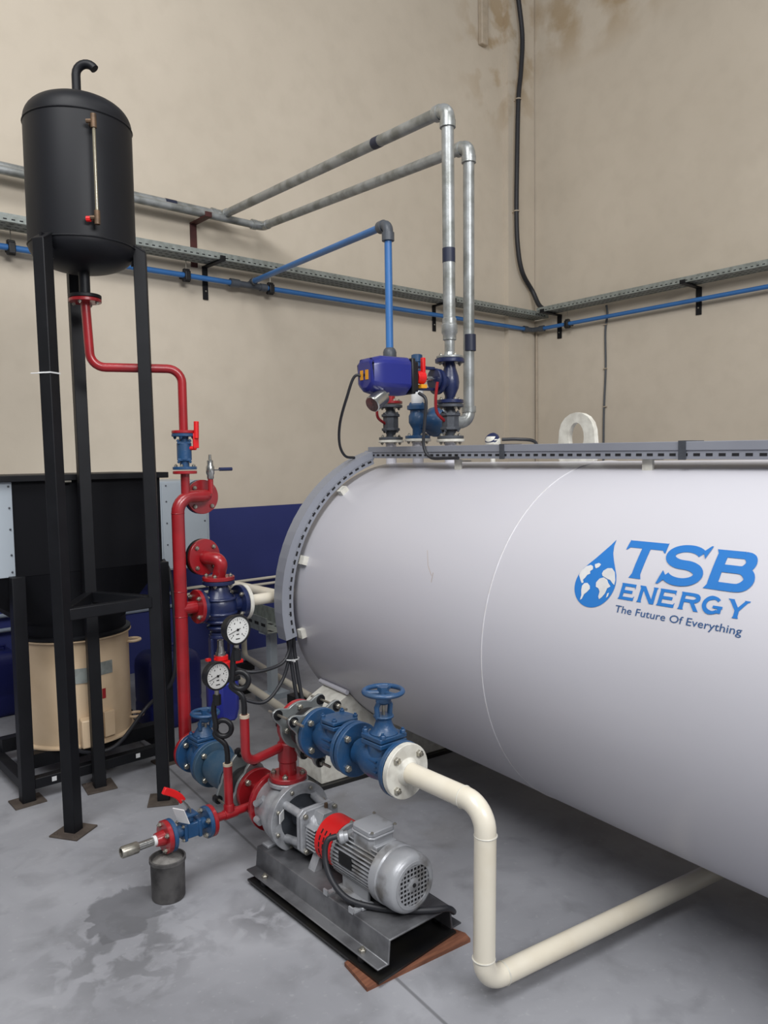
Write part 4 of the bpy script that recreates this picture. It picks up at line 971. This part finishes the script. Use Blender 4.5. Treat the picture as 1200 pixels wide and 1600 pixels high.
for s_ in (-1, 1):
    MB().box(PP(1.965, tp+.006, s_*.078), (.05, .17, .012), R3).box(PP(1.965, tp+.040, s_*.062), (.012, .14, .07), R3).build('foot', 'motor', mo, bevel=.003)
    for y in (1.90, 2.04): MB().box(PP(y, tp+.003, s_*.112), (.05, .022, .006), R3).box(PP(y, tp+.010, s_*.135), (.006, .022, .020), R3).build('slotted_rail', 'motor', mo)
sp_ = MB()
for y in (1.91, 2.03): sp_.box(PP(y, tp+.004, -.108), (.045, .06, .007), R3)
for s_ in (-1, 1):
    for y in (1.90, 2.03): bolt(mo, PP(y, tp+.012, s_*.095), Z, .010, .009)
mc = thing('motor_cable', 'thick black power cable looping from the motor terminal box down over the base', 'cable', PP(1.9, tp))
MB().tube(smooth([PP(2.035, .318, -.088), PP(2.05, .305, -.118), PP(2.04, .25, -.135), PP(2.0, .19, -.135), PP(1.93, .15, -.118), PP(1.84, .138, -.06), PP(1.77, .137, .0), PP(1.72, .138, .06), PP(1.705, .128, .115), PP(1.73, .085, .165), PP(1.80, .06, .195), PP(1.95, .055, .20), PP(2.1, .012, .21)]), .010, 12).build('sheath', 'cable', mc)

# ================================================================== DISCHARGE LINE
dp = thing('red_discharge_pipe', 'red vertical pipe with flange rising from the pump outlet and turning into the steel joint', 'pipe', PP(2.467, .36))
flange(dp, PP(2.467, .372), Z, .074, .018, 'red', 4, .011, side=1)
DZ = .602
pts = bend([PP(2.467, .38), PP(2.467, DZ), PP(2.395, DZ)], .045)
MB().tube(pts, .030).lathe(PP(2.467, .38), Z, [(.034, 0), (.034, .05), (.038, .055), (.038, .125), (.032, .13)]).build('run', 'red', dp)
flange(dp, PP(2.389, DZ), D, .090, .018, 'red', bolts=False)
arm0 = PP(2.467, .497); ga = V((1.447, 2.45, .478))
MB().tube(bend([arm0, ga, ga+Z*.185], .045), .0175).build('gauge_arm', 'red', dp)
MB().ring(ga+Z*.175, Z, .012, .0185, .012, 16).build('end_ring', 'wcond', dp)
_PP = PP
def PP(y, z, u=0): return _PP(y-.024, z, u)
dj = thing('rubber_expansion_joint', 'rubber expansion joint with eared steel flanges and tie rods above the pump', 'coupling', PP(2.345, .5))
EB = [math.radians(x) for x in (150, 40, 275)]
# frame(D): find angles in U/Z terms
def comp2(y): 
    n = 60; pts = []
    for k in range(n):
        t = 2*PI*k/n; rr = .090
        for e in EB:
            dl = abs((t-e+PI) % (2*PI)-PI)
            if dl < .42: rr = max(rr, .090+(.142-.090)*max(0, 1-(dl/.36)**1.6))
        pts.append((rr*math.cos(t), rr*math.sin(t)))
    f = MB().prism(pts, PP(y, DZ), U, Z, D, -.006, .006).build('steel_flange', 'zinc', dj, bevel=.002)
    for e in EB: MB().ring(PP(y-.010, DZ)+(U*math.cos(e)+Z*math.sin(e))*.119, D, .006, .019, .020, 16).build('rubber_bush', 'rub', f)
    return f
f1 = comp2(2.396); f2 = comp2(2.292)
MB().lathe(PP(2.29, DZ), D, [(.05, 0), (.055, .015), (.072, .035), (.075, .052), (.072, .07), (.055, .09), (.05, .105)]).build('bellows', 'rub', dj)
for e in EB:
    q = (U*math.cos(e)+Z*math.sin(e))*.119; MB().cyl(PP(2.225, DZ)+q, PP(2.45, DZ)+q, .005, seg=8).build('tie_rod', 'steel', dj)
    bolt(dj, PP(2.280, DZ)+q, -D, .011, .012); bolt(dj, PP(2.408, DZ)+q, D, .011, .012)
for k in range(4): bolt(dj, PP(2.388, DZ)+(U*math.cos(PI/2*k+.1)+Z*math.sin(PI/2*k+.1))*.070, -D, .011, .011)
def lineflange(parent, y, r, th, m, side=-1, bolts=True, rb=.012): return flange(parent, PP(y, DZ), D, r, th, m, 4, rb, side=side, bolts=bolts)
ck = thing('check_valve', 'blue check valve with flat bolted top cover left of the handwheel valve', 'valve', PP(2.17, .5))
lineflange(ck, 2.268, .092, .018, 'blue'); lineflange(ck, 2.078, .092, .018, 'blue', bolts=False)
MB().lathe(PP(2.085, DZ), D, [(.045, 0), (.050, .02), (.060, .06), (.062, .10), (.055, .14), (.042, .18)], 32).cyl(PP(2.148, DZ), PP(2.148, .668), .052).build('body', 'blue', ck)
cvp = [(-.06, -.045), (.045, -.05), (.062, -.02), (.05, .05), (-.045, .055), (-.065, .02)]
cvr = MB().prism(cvp, PP(2.148, 0), U, D, Z, .662, .676).prism([(x*.98, y*.98) for x, y in cvp], PP(2.148, 0), U, D, Z, .679, .692).build('cover', 'blue', ck, bevel=.003)
for x, y in ((-.048, -.033), (.042, -.037), (.04, .038), (-.045, .038)): bolt(cvr, PP(2.148+y, .692, x), Z, .009, .009, 'blue')
def rib_text(parent, y, z):   # raised cast lettering bars on the valve belly
    b = MB()
    for k in range(3):
        b.box(PP(y, z-.020+k*.018, -.056), (.010, .046, .005), R3)
    b.build('cast_marks', 'blue', parent)
rib_text(ck, 2.15, DZ+.004)
gl = thing('globe_valve', 'blue globe valve with large blue handwheel bolted to the cream flange', 'valve', PP(1.92, .5))
lineflange(gl, 2.050, .094, .020, 'blue'); lineflange(gl, 1.822, .091, .018, 'blue', bolts=False)
MB().lathe(PP(1.83, DZ), D, [(.048, 0), (.050, .02), (.062, .06), (.066, .10), (.060, .14), (.045, .17), (.045, .20)], 32).cyl(PP(1.905, DZ), PP(1.905, .672), .056).build('body', 'blue', gl)
gb = MB().box(PP(1.905, .673), (.114, .102, .016), R3).box(PP(1.905, .692), (.114, .102, .016), R3).lathe(PP(1.905, .70), Z, [(.05, 0), (.034, .018), (.026, .04), (.028, .05), (.034, .052), (.034, .060)], 28).build('bonnet', 'blue', gl, bevel=.004)
for i in (-1, 1):
    for j in (-1, 1): bolt(gb, PP(1.905+j*.045, .700, i*.043), Z, .010, .012, 'blue')
rib_text(gl, 1.90, DZ+.004)
yoke_wheel(gl, PP(1.905, 0), .752, .826, .072)
cp = thing('cream_supply_pipe', 'cream painted pipe bending down to the floor and running under the white tank', 'pipe', V((1.63, 1.45, 0)))
lineflange(cp, 1.800, .089, .022, 'whitefl', side=-1)
k0 = PP(1.79, DZ); k1 = V((1.632, 1.437, .598)); k2 = V((1.624, 1.440, .070)); k3 = V((2.75, 1.262, .070))
MB().tube(bend([k0, k1, k2, k3], [.075, .065], 10), .0325, 28).build('run', 'cream', cp)
MB().lathe(PP(1.79, DZ), -D, [(.046, 0), (.040, .008), (.034, .016)], 24).build('weld_neck', 'whitefl', cp)
for p, ax in ((k1+D*.085, D), (k1-Z*.085, Z), (k2+Z*.075, Z), (k2+(k3-k2).normalized()*.075, (k3-k2).normalized())): MB().torus(p, ax, .0328, .0022, 28, 6).build('weld_bead', 'whitefl', cp)

PP = _PP
# ================================================================== DRAIN LINE, GAUGES, BUCKET
DY, DRZ = 2.625, .222
def DPt(x, z=DRZ): return V((x, DY+(x-1.6)*.02, z))
dl = thing('red_drain_pipe', 'thin red pipe leading left from the pump suction to the small blue valve', 'pipe', DPt(1.5, 0))
MB().cyl(DPt(1.385), DPt(1.60), .0165).cyl(DPt(1.445), DPt(1.50), .020).cyl(DPt(1.468), DPt(1.468, .42), .0175).lathe(DPt(1.468, .235), Z, [(.0215, 0), (.0215, .02), (.018, .028)]).build('run', 'red', dl)
MB().ring(DPt(1.468, .415), Z, .012, .0185, .010, 16).build('end_ring', 'wcond', dl)
flange(dl, DPt(1.385), X, .060, .016, 'red', bolts=False)
dv = thing('ball_valve', 'small blue ball valve with bent red lever and white tag over the bucket', 'valve', DPt(1.29, .15))
flange(dv, DPt(1.368), X, .060, .016, 'blue', 4, .010, side=-1, a0=PI/4+.3); flange(dv, DPt(1.218), X, .060, .016, 'blue', bolts=False)
bd = MB().cyl(DPt(1.226), DPt(1.362), .022).lathe(DPt(1.262), X, [(.046, 0), (.046, .013), (.038, .014), (.038, .058), (.046, .059), (.046, .072)], 4, a0=PI/4).cyl(DPt(1.297, .25), DPt(1.297, .278), .016).build('body', 'blue', dv, bevel=.003)
for i in (-1, 1):
    for j in (-1, 1): bolt(bd, DPt(1.262)+Y*i*.026+Z*j*.026, -X, .006, .006)
MB().box(DPt(1.297, .278), (.05, .05, .010)).build('stem_pad', 'blue', dv, bevel=.002)
lp = [DPt(1.297, .285), DPt(1.296, .300), DPt(1.283, .322), DPt(1.266, .343)]
MB().tube(lp, 0, prof=[(-.014, -.003), (.014, -.003), (.014, .003), (-.014, .003)]).build('lever_arm', 'chrome', dv)
MB().tube(smooth([DPt(1.272, .334), DPt(1.258, .356), DPt(1.235, .376), DPt(1.197, .398)], 4), 0, prof=[(-.008, -.013), (.008, -.013), (.008, .013), (-.008, .013)]).build('lever_grip', 'redb', dv, bevel=.003)
MB().box(DPt(1.245, .300)-Y*.04, (.004, .050, .062), ((X+Y*.5+Z*.3).normalized(), (Y-X*.5).normalized(), (Z-X*.35).normalized())).build('paper_tag', 'label', dv)
nz = thing('drain_nozzle', 'bare steel nipple with threaded socket on a red oval flange above the bucket', 'pipe', DPt(1.2, .16))
flange(nz, DPt(1.200), X, .060, .018, 'red', 4, .009, side=-1, a0=PI/4+.3, hub=.024, hublen=.03)
MB().cyl(DPt(1.165), DPt(1.15), .0185).build('tape_ring', 'label', nz)
MB().cyl(DPt(1.155), DPt(1.06), .0145).build('nipple', 'chrome', nz)
MB().ring(DPt(1.035), X*-1, .013, .0205, -.0, 20) if False else None
MB().lathe(DPt(1.092), -X, [(.0195, 0), (.021, .004), (.021, .058), (.019, .062), (.015, .062), (.015, .03), (.0005, .03)], 24).build('socket', 'steel', nz)
bk = thing('concrete_filled_bucket', 'small dirty grey bucket filled with rough concrete propping up the drain flange', 'bucket', (1.198, 2.604, 0))
MB().lathe((1.198, 2.604, 0), Z, [(.057, 0), (.060, .006), (.062, .135), (.066, .140), (.066, .152), (.060, .153), (.059, .14)], 32).build('shell', 'bucket', bk)
MB().lathe((1.198, 2.604, 0), Z, [(.058, .02), (.059, .138), (.03, .15), (.0005, .153)], 32).build('concrete_fill', 'conc', bk)
MB().box((1.166, 2.562, .10), (.018, .006, .02), ((X-Y*.0), Y, Z)).build('red_print', 'red', bk)

def siphon_gauge(p, z1, zg, name_lbl, pipe_lbl, gs=.03):
    """p: pipe end; curl pipe up to the gauge"""
    t = thing('siphon_tube', pipe_lbl, 'pipe', p); c0 = rt*-1
    zc = z1+(zg-z1)*.40; R_ = .031
    f = V((-.35, -.94, 0)).normalized()     # loop normal (towards viewer)
    e = f.cross(Z)*-1; e = rt if True else e
    pts = [p+Z*0, p+Z*(zc-z1)*.28+e*0, p-e*.008+Z*((zc-z1)*.55), p-e*.045+Z*((zc-z1)*.8)]
    cl = p+Z*(zc-z1)-e*.012
    for k in range(0, 19): 
        a = math.radians(205-k*22.5+0); pts.append(cl+e*R_*math.cos(a)+Z*R_*math.sin(a)+f*(-.006+.012*k/18))
    pts += [p-e*(gs+.014)+Z*(zc-z1+.075), p-e*(gs+.003)+Z*(zc-z1+.12), p-e*gs+Z*(zg-z1-.085)]
    MB().tube(smooth(pts, 4), .0105, 12).build('curl', 'rub', t)
    gx = p-e*gs; top = V((gx.x, gx.y, zg))
    MB().cyl(V((gx.x, gx.y, zg-.115)), V((gx.x, gx.y, zg-.075)), .016, seg=6).build('socket', 'rub', t)
    g = thing('pressure_gauge', name_lbl, 'gauge', top)
    nrm = V((.06, -1, .0)).normalized(); sd_ = nrm.cross(Z)*-1
    q = top+nrm*.0
    MB().cyl(V((gx.x, gx.y, zg-.078)), V((gx.x, gx.y, zg-.045)), .009, seg=8).build('stem', 'steel', g)
    cs = MB().lathe(q-nrm*.028, nrm, [(.045, 0), (.050, .004), (.050, .030), (.056, .032), (.056, .040), (.0535, .044), (.049, .044), (.049, .038)], 48).build('case', 'rub', g)
    b = MB().cyl(q+nrm*.008, q+nrm*.0105, .0495, seg=48).build('dial', 'dial', g)
    R_ = (sd_, nrm, Z); mk = MB()
    for k in range(21):
        a = math.radians(225-k*13.5); d_ = sd_*math.cos(a)+Z*math.sin(a); L = .010 if k % 5 == 0 else .005
        mk.box(q+nrm*.0108+d_*(.040-L/2+.002), (L, .0003, .0013 if k % 5 else .0022), (d_, nrm, d_.cross(nrm)))
        if k % 4 == 0: mk.box(q+nrm*.0108+d_*.027, (.0035, .0003, .0055), R_)
    mk.box(q+nrm*.0108-Z*.017, (.012, .0003, .004), R_).box(q+nrm*.0108-Z*.034, (.018, .0003, .0035), R_)
    mk.build('scale_marks', 'ink', b)
    a = math.radians(198); d_ = sd_*math.cos(a)+Z*math.sin(a)
    MB().box(q+nrm*.0125+d_*.014, (.052, .0008, .0022), (d_, nrm, d_.cross(nrm))).cyl(q+nrm*.0110, q+nrm*.0150, .0045, seg=16).build('needle', 'ink', g)
siphon_gauge(DPt(1.468, .425), .425, .773, 'round white-faced pressure gauge in front, the lower of the two', 'black curled siphon tube carrying the lower pressure gauge', .034)
siphon_gauge(ga+Z*.19, .668, .985, 'round white-faced pressure gauge, the higher one beside the three-way valve', 'black curled siphon tube carrying the higher pressure gauge', .022)

# ================================================================== HOPPER, STAND, DRUM
SC = V((1.405, 4.125, 0))
hs = thing('hopper_stand', 'low black square-tube frame with four legs around the cream drum', 'stand', SC)
x0, x1, y0, y1 = 1.062, 1.775, 3.81, 4.44
for x in (x0, x1):
    for y in (y0, y1):
        lg = MB().box((x, y, .54), (.06, .06, 1.08)).build('leg', 'black', hs, bevel=.003)
        MB().box((x, y, .004), (.14, .12, .008)).build('foot_plate', 'plate', lg)
for y in (y0, y1): MB().box(((x0+x1)/2, y, .085), (x1-x0-.06, .05, .05)).build('floor_rail', 'black', hs, bevel=.003)
for x in (x0, x1): MB().box((x, (y0+y1)/2, .085), (.05, y1-y0-.06, .05)).build('floor_rail', 'black', hs, bevel=.003)
for x in (1.18, 1.60): MB().box((x, y0-.0262, .088), (.022, .001, .022)).build('printed_sticker', 'label', hs)
for y in (3.95, 4.28): MB().box((1.425, y, .145), (.70, .06, .070)).build('cross_beam', 'black', hs)
hp = thing('hopper', 'large matte black square hopper with rim, funnel and grey side cover panel', 'hopper', (1.3, 4.15, .7))
hx0, hx1, hy0, hy1 = .80, 1.80, 3.845, 4.46
b = MB().box(((hx0+hx1)/2, (hy0+hy1)/2, 1.295), (hx1-hx0, hy1-hy0, .45))
b.build('upper_box', 'blackh', hp, bevel=.002)
MB().box(((hx0+hx1)/2, (hy0+hy1)/2, 1.535), (hx1-hx0+.07, hy1-hy0+.07, .03)).build('rim', 'black', hp, bevel=.003)
n_ = 32; vs = []; 
def sqpt(k, n):  # points around rectangle
    t = k/n*4; s_ = int(t) % 4; f = t-int(t)
    c4 = [(hx0, hy0), (hx1, hy0), (hx1, hy1), (hx0, hy1)]; a, b2 = c4[s_], c4[(s_+1) % 4]
    return (a[0]+(b2[0]-a[0])*f, a[1]+(b2[1]-a[1])*f)
dr_c = V((1.415, 4.11, 0)); DR = .272
for k in range(n_): x, y = sqpt(k, n_); vs.append(V((x, y, 1.07)))
for k in range(n_):
    x, y = sqpt(k, n_); a = math.atan2(y-(hy0+hy1)/2, x-(hx0+hx1)/2); vs.append(V((dr_c.x+.262*math.cos(a), dr_c.y+.262*math.sin(a), .80)))
for k in range(n_):
    v_ = vs[n_+k]; vs.append(V((v_.x, v_.y, .735)))
fs = [list(range(n_))] + [(r*n_+k, r*n_+(k+1) % n_, (r+1)*n_+(k+1) % n_, (r+1)*n_+k) for r in (0, 1) for k in range(n_)] + [list(range(2*n_, 3*n_))]
MB().add(vs, fs).build('funnel', 'blackh', hp, sharp=20)
MB().lathe(dr_c, Z, [(.278, .722), (.284, .726), (.284, .738), (.278, .742)], 56).build('collar_ring', 'black', hp)
MB().box((.93, hy0-.006, 1.30), (.27, .008, .45)).build('cover_panel', 'panel', hp, bevel=.002)
for z in (1.10, 1.18, 1.30, 1.40, 1.50): bolt(hp, (1.050, hy0-.011, z), -Y, .005, .003, 'grey', name='rivet')
MB().cyl((1.24, hy0-.03, 1.515), (1.33, hy0-.03, 1.515), .006, seg=8).sphere((1.27, hy0-.035, 1.515), .012, seg=10).build('latch', 'steel', hp)
dm = thing('steel_drum', 'cream painted steel drum with welded lugs and small box beneath the black hopper', 'drum', dr_c+Z*.181)
MB().lathe(dr_c, Z, [(.255, .181), (DR+.016, .182), (DR+.016, .189), (DR, .198), (DR, .712), (DR+.014, .716), (DR+.014, .722), (.20, .722)], 72).build('shell', 'drum', dm)
def dpt(ang, r, z):  # ang measured from direction to viewer, to the right positive
    base = math.atan2(-dr_c.y, -dr_c.x)+math.radians(ang); return V((dr_c.x+math.cos(base)*r, dr_c.y+math.sin(base)*r, z)), V((math.cos(base), math.sin(base), 0))
for z in (.655, .245):
    p, d_ = dpt(80, DR, z); s2 = d_.cross(Z)
    MB().torus(p+d_*.02, Z, .040, .008, 24, 8).build('lug_ring', 'drum', dm)
for ang, z, w_, h_, m_ in ((3, .545, .085, .075, 'galvd'), (31, .565, .075, .065, 'galvd')):
    p, d_ = dpt(ang, DR+.002, z); MB().box(p, (.004, w_, h_), (d_, d_.cross(Z), Z)).build('data_plate', m_, dm)
p, d_ = dpt(28, DR+.002, .435); MB().box(p, (.004, .018, .05), (d_, d_.cross(Z), Z)).build('red_sticker', 'red', dm)
p, d_ = dpt(10, DR+.035, .265); bx_ = MB().box(p, (.07, .085, .14), (d_, d_.cross(Z), Z)).build('junction_box', 'drum', dm, bevel=.006)
p, d_ = dpt(31, DR+.012, .28); MB().box(p, (.026, .06, .13), (d_, d_.cross(Z), Z)).build('mounting_plate', 'drum', dm, bevel=.003)
dc = thing('drum_cable', 'black cable sagging from the junction box on the cream drum towards the right', 'cable', V((1.5, 3.86, .2)))
p, d_ = dpt(-2, DR+.06, .24); p2, d2_ = dpt(12, DR+.05, .165); p3, _ = dpt(34, DR+.06, .175)
MB().tube(smooth([p+Z*.02, p+d_*.02-Z*.035, p2, p3, V((1.70, 3.88, .30)), V((1.79, 3.765, .44)), V((1.815, 3.76, .62)), V((1.815, 3.76, .85)), V((1.815, 3.80, 1.02)), V((1.812, 3.86, 1.08))]), .010, 10).build('sheath', 'cable', dc)
# blue plastic drums
def jug(cx_, cy_, w, d, h, label, group=None):
    t = thing('plastic_drum', label, 'drum', (cx_, cy_, 0)); b = MB(); r = .05; seg = 6
    def ring(s_, z):
        out = []
        for ix, iy, a0 in ((1, 1, 0), (-1, 1, 90), (-1, -1, 180), (1, -1, 270)):
            for k in range(seg+1):
                a = math.radians(a0+90*k/seg); out.append(V((cx_+(ix*(w/2-r)+r*math.cos(a))*s_, cy_+(iy*(d/2-r)+r*math.sin(a))*s_, z)))
        return out
    lv = [(.9, 0), (.98, .01), (1, .03), (1, h*.3), (.985, h*.32), (.985, h*.36), (1, h*.38), (1, h*.82), (.97, h*.90), (.88, h*.96), (.75, h)]
    vs = []; 
    for s_, z in lv: vs += ring(s_, z)
    m = 4*(seg+1); fs = [list(range(m))[::-1], list(range((len(lv)-1)*m, len(lv)*m))]
    for i in range(len(lv)-1):
        for k in range(m): fs.append((i*m+k, i*m+(k+1) % m, (i+1)*m+(k+1) % m, (i+1)*m+k))
    b.add(vs, fs).build('body', 'jug', t, sharp=50)
    MB().lathe((cx_-w*.18, cy_, h-.002), Z, [(.034, 0), (.034, .025), (.030, .028)], 20).build('cap', 'jug', t)
    MB().tube([V((cx_+w*.0, cy_, h-.01)), V((cx_+w*.02, cy_, h+.03)), V((cx_+w*.28, cy_, h+.03)), V((cx_+w*.3, cy_, h-.02))], .012, 8).build('handle', 'jug', t)
jug(2.07, 4.40, .34, .28, .45, 'blue plastic drum on the floor between the black stand and the red riser')
jug(1.31, 5.36, .32, .30, .40, 'blue plastic drum on the floor at the far left by the wall')

# ================================================================== BEHIND THE TANK END
fp = thing('cream_floor_pipe', 'cream pipe dropping down the blue wall then running low towards the tank', 'pipe', (3.07, 5.25, .1))
MB().tube(bend([(3.075, WY-.0, .50), (3.075, 5.18, .50), (3.075, 5.18, .085), (2.84, 3.98, .085)], .06), .022).build('run', 'cream', fp)
fp2 = thing('cream_floor_pipe', 'cream pipe lying low on the floor behind the curled siphon tube', 'pipe', (2.65, 4.35, .1))
MB().tube([(2.76, 4.93, .085), (2.50, 3.50, .085)], .025).build('run', 'cream', fp2)
for p in ((2.70, 4.60), (2.56, 3.83)): MB().box((p[0], p[1], .03), (.12, .08, .058)).build('support_block', 'bplate', fp2)
for p in ((3.03, 5.10), (2.86, 4.15)): MB().box((p[0], p[1], .031), (.12, .08, .062)).build('support_block', 'bplate', fp)
po = thing('tray_post', 'grey steel post with foot plate holding a piece of perforated tray behind the tank end', 'post', (2.80, 4.36, 0))
MB().box((2.80, 4.36, .23), (.055, .055, .46)).build('post', 'panel', po, bevel=.003); MB().box((2.80, 4.36, .02), (.20, .12, .04)).build('foot_plate', 'panel', po)
MB().box((2.80, 4.34, .46), (.16, .10, .016)).build('head_plate', 'panel', po)
b = MB(); tp0 = V((2.82, 4.40, .47))
b.box(tp0+T*.35, (.20, 1.0, .004), (N, T, Z))
for s_ in (-1, 1): b.box(tp0+T*.35+N*s_*.10+Z*.05, (.004, 1.0, .10), (N, T, Z))
for k in range(10):
    for s_ in (-.05, .05): b.box(tp0+T*(-.1+k*.1)+N*s_+Z*.0025, (.02, .06, .001), (N, T, Z), mi=1)
    b.box(tp0+T*(-.1+k*.1)-N*.1025+Z*.05, (.001, .06, .02), (N, T, Z), mi=1)
b.build('perforated_channel', ['galvd', 'slot'], po)
# cables dropping from the end of the trunking
q0 = TP(TC-.745, 3.46, .70)
for i, (nm, lb, pts, r) in enumerate((
  ('trunking_cable', 'black cable looping left from the trunking end to the higher gauge level', [q0, q0-Z*.07, q0+V((-.06, .0, -.13)), q0+V((-.22, .03, -.14)), V((1.90, PYr+.06, .60)), V((1.86, PYr+.02, .66))], .009),
  ('trunking_cable', 'black cable looping left lower down towards the hanging actuator', [q0+T*.01, q0-Z*.10, q0+V((-.05, 0, -.22)), q0+V((-.16, 0, -.30)), V((1.94, PYr, .42)), V((1.90, PYr+.01, .44))], .009),
  ('trunking_cable', 'pair cable hanging from the trunking end straight down behind the steel joint, left strand', [q0+N*.015, q0+N*.01-Z*.10, q0+V((.02, -.05, -.35)), q0+V((.06, -.12, -.55)), q0+V((.08, -.25, -.67)), V((2.16, 3.0, .014)), V((2.0, 2.85, .012))], .010),
  ('trunking_cable', 'pair cable hanging from the trunking end straight down behind the steel joint, right strand', [q0+N*.03, q0+N*.035-Z*.10, q0+V((.045, -.06, -.35)), q0+V((.09, -.13, -.53)), q0+V((.11, -.24, -.665)), V((2.19, 3.02, .014)), V((2.05, 2.84, .012))], .010))):
    t = thing(nm, lb, 'cable', pts[0]); MB().tube(smooth(pts), r, 10).build('sheath', 'cable', t)
t = thing('cable_tie', 'white cable tie bundling the black cables below the trunking end', 'cable tie', q0-Z*.11)
MB().ring(q0-Z*.112+N*.015, Z, .036, .039, .006, 20).box(q0-Z*.11-T*.045, (.008, .03, .006)).build('band', 'label', t)

GROUPS = dict(ball_valve='flanged ball valves', wall_bracket='steel brackets under the wall pipes and trays', pipe_clip='black clips on the blue water mains',
 pressure_gauge='round pressure gauges', siphon_tube='curled siphon tubes below the gauges', galvanised_wall_pipe='galvanised pipes on the left wall', blue_water_main='blue water mains on the walls',
 wall_conduit='grey conduits on the blue band', cream_wall_pipe='thin cream pipes on the blue wall', trunking_cable='black cables leaving the trunking end', plastic_drum='blue plastic drums on the floor',
 cream_floor_pipe='cream pipes low behind the tank end', cable_tray='perforated wall cable trays', electric_actuator='navy electric actuators', rubber_expansion_joint='rubber expansion joints', check_valve='check valves')
for o in list(bpy.data.objects):
    if o.parent is None and o.name.split('.')[0] in GROUPS and 'label' in o: o['group'] = GROUPS[o.name.split('.')[0]]

# ================================================================== LIGHT
w = bpy.data.worlds.new('world'); sc.world = w; w.use_nodes = True
w.node_tree.nodes['Background'].inputs[0].default_value = (.93, .96, 1, 1); w.node_tree.nodes['Background'].inputs[1].default_value = .21
def area(name, loc, tgt, size, power, col=(1, 1, 1), sy=None):
    l = bpy.data.lights.new(name, 'AREA'); l.size = size; l.energy = power; l.color = col
    if sy: l.shape = 'RECTANGLE'; l.size_y = sy
    o = bpy.data.objects.new(name, l); COL.objects.link(o); o.location = loc
    o.rotation_mode = 'QUATERNION'; o.rotation_quaternion = (V(tgt)-V(loc)).to_track_quat('-Z', 'Y')
area('strip_or_fill_light', (-.2, 1.2, 6.9), (1.0, 2.2, 0), 2.6, 100, (1, .99, .97), .8)
area('strip_or_fill_light', (3.4, .8, 7.1), (3.0, 1.6, 0), 3.2, 35, (1, .99, .97), 1.0)
area('strip_or_fill_light', (.8, -3.4, 4.6), (2.6, 5.6, 1.6), 3.2, 285, (.99, .99, 1), 1.4)  # added fill light behind the camera, brightens the wall evenly; no ceiling fitting
area('side_fill', (-2.0, .6, 6.1), (2.6, 4.0, .6), 3.2, 205, (.98, .985, 1), 1.8)  # added side fill for the tank flank and lower wall, not a window
sc.view_settings.view_transform = 'Standard'; sc.view_settings.look = 'None'; sc.view_settings.exposure = 0
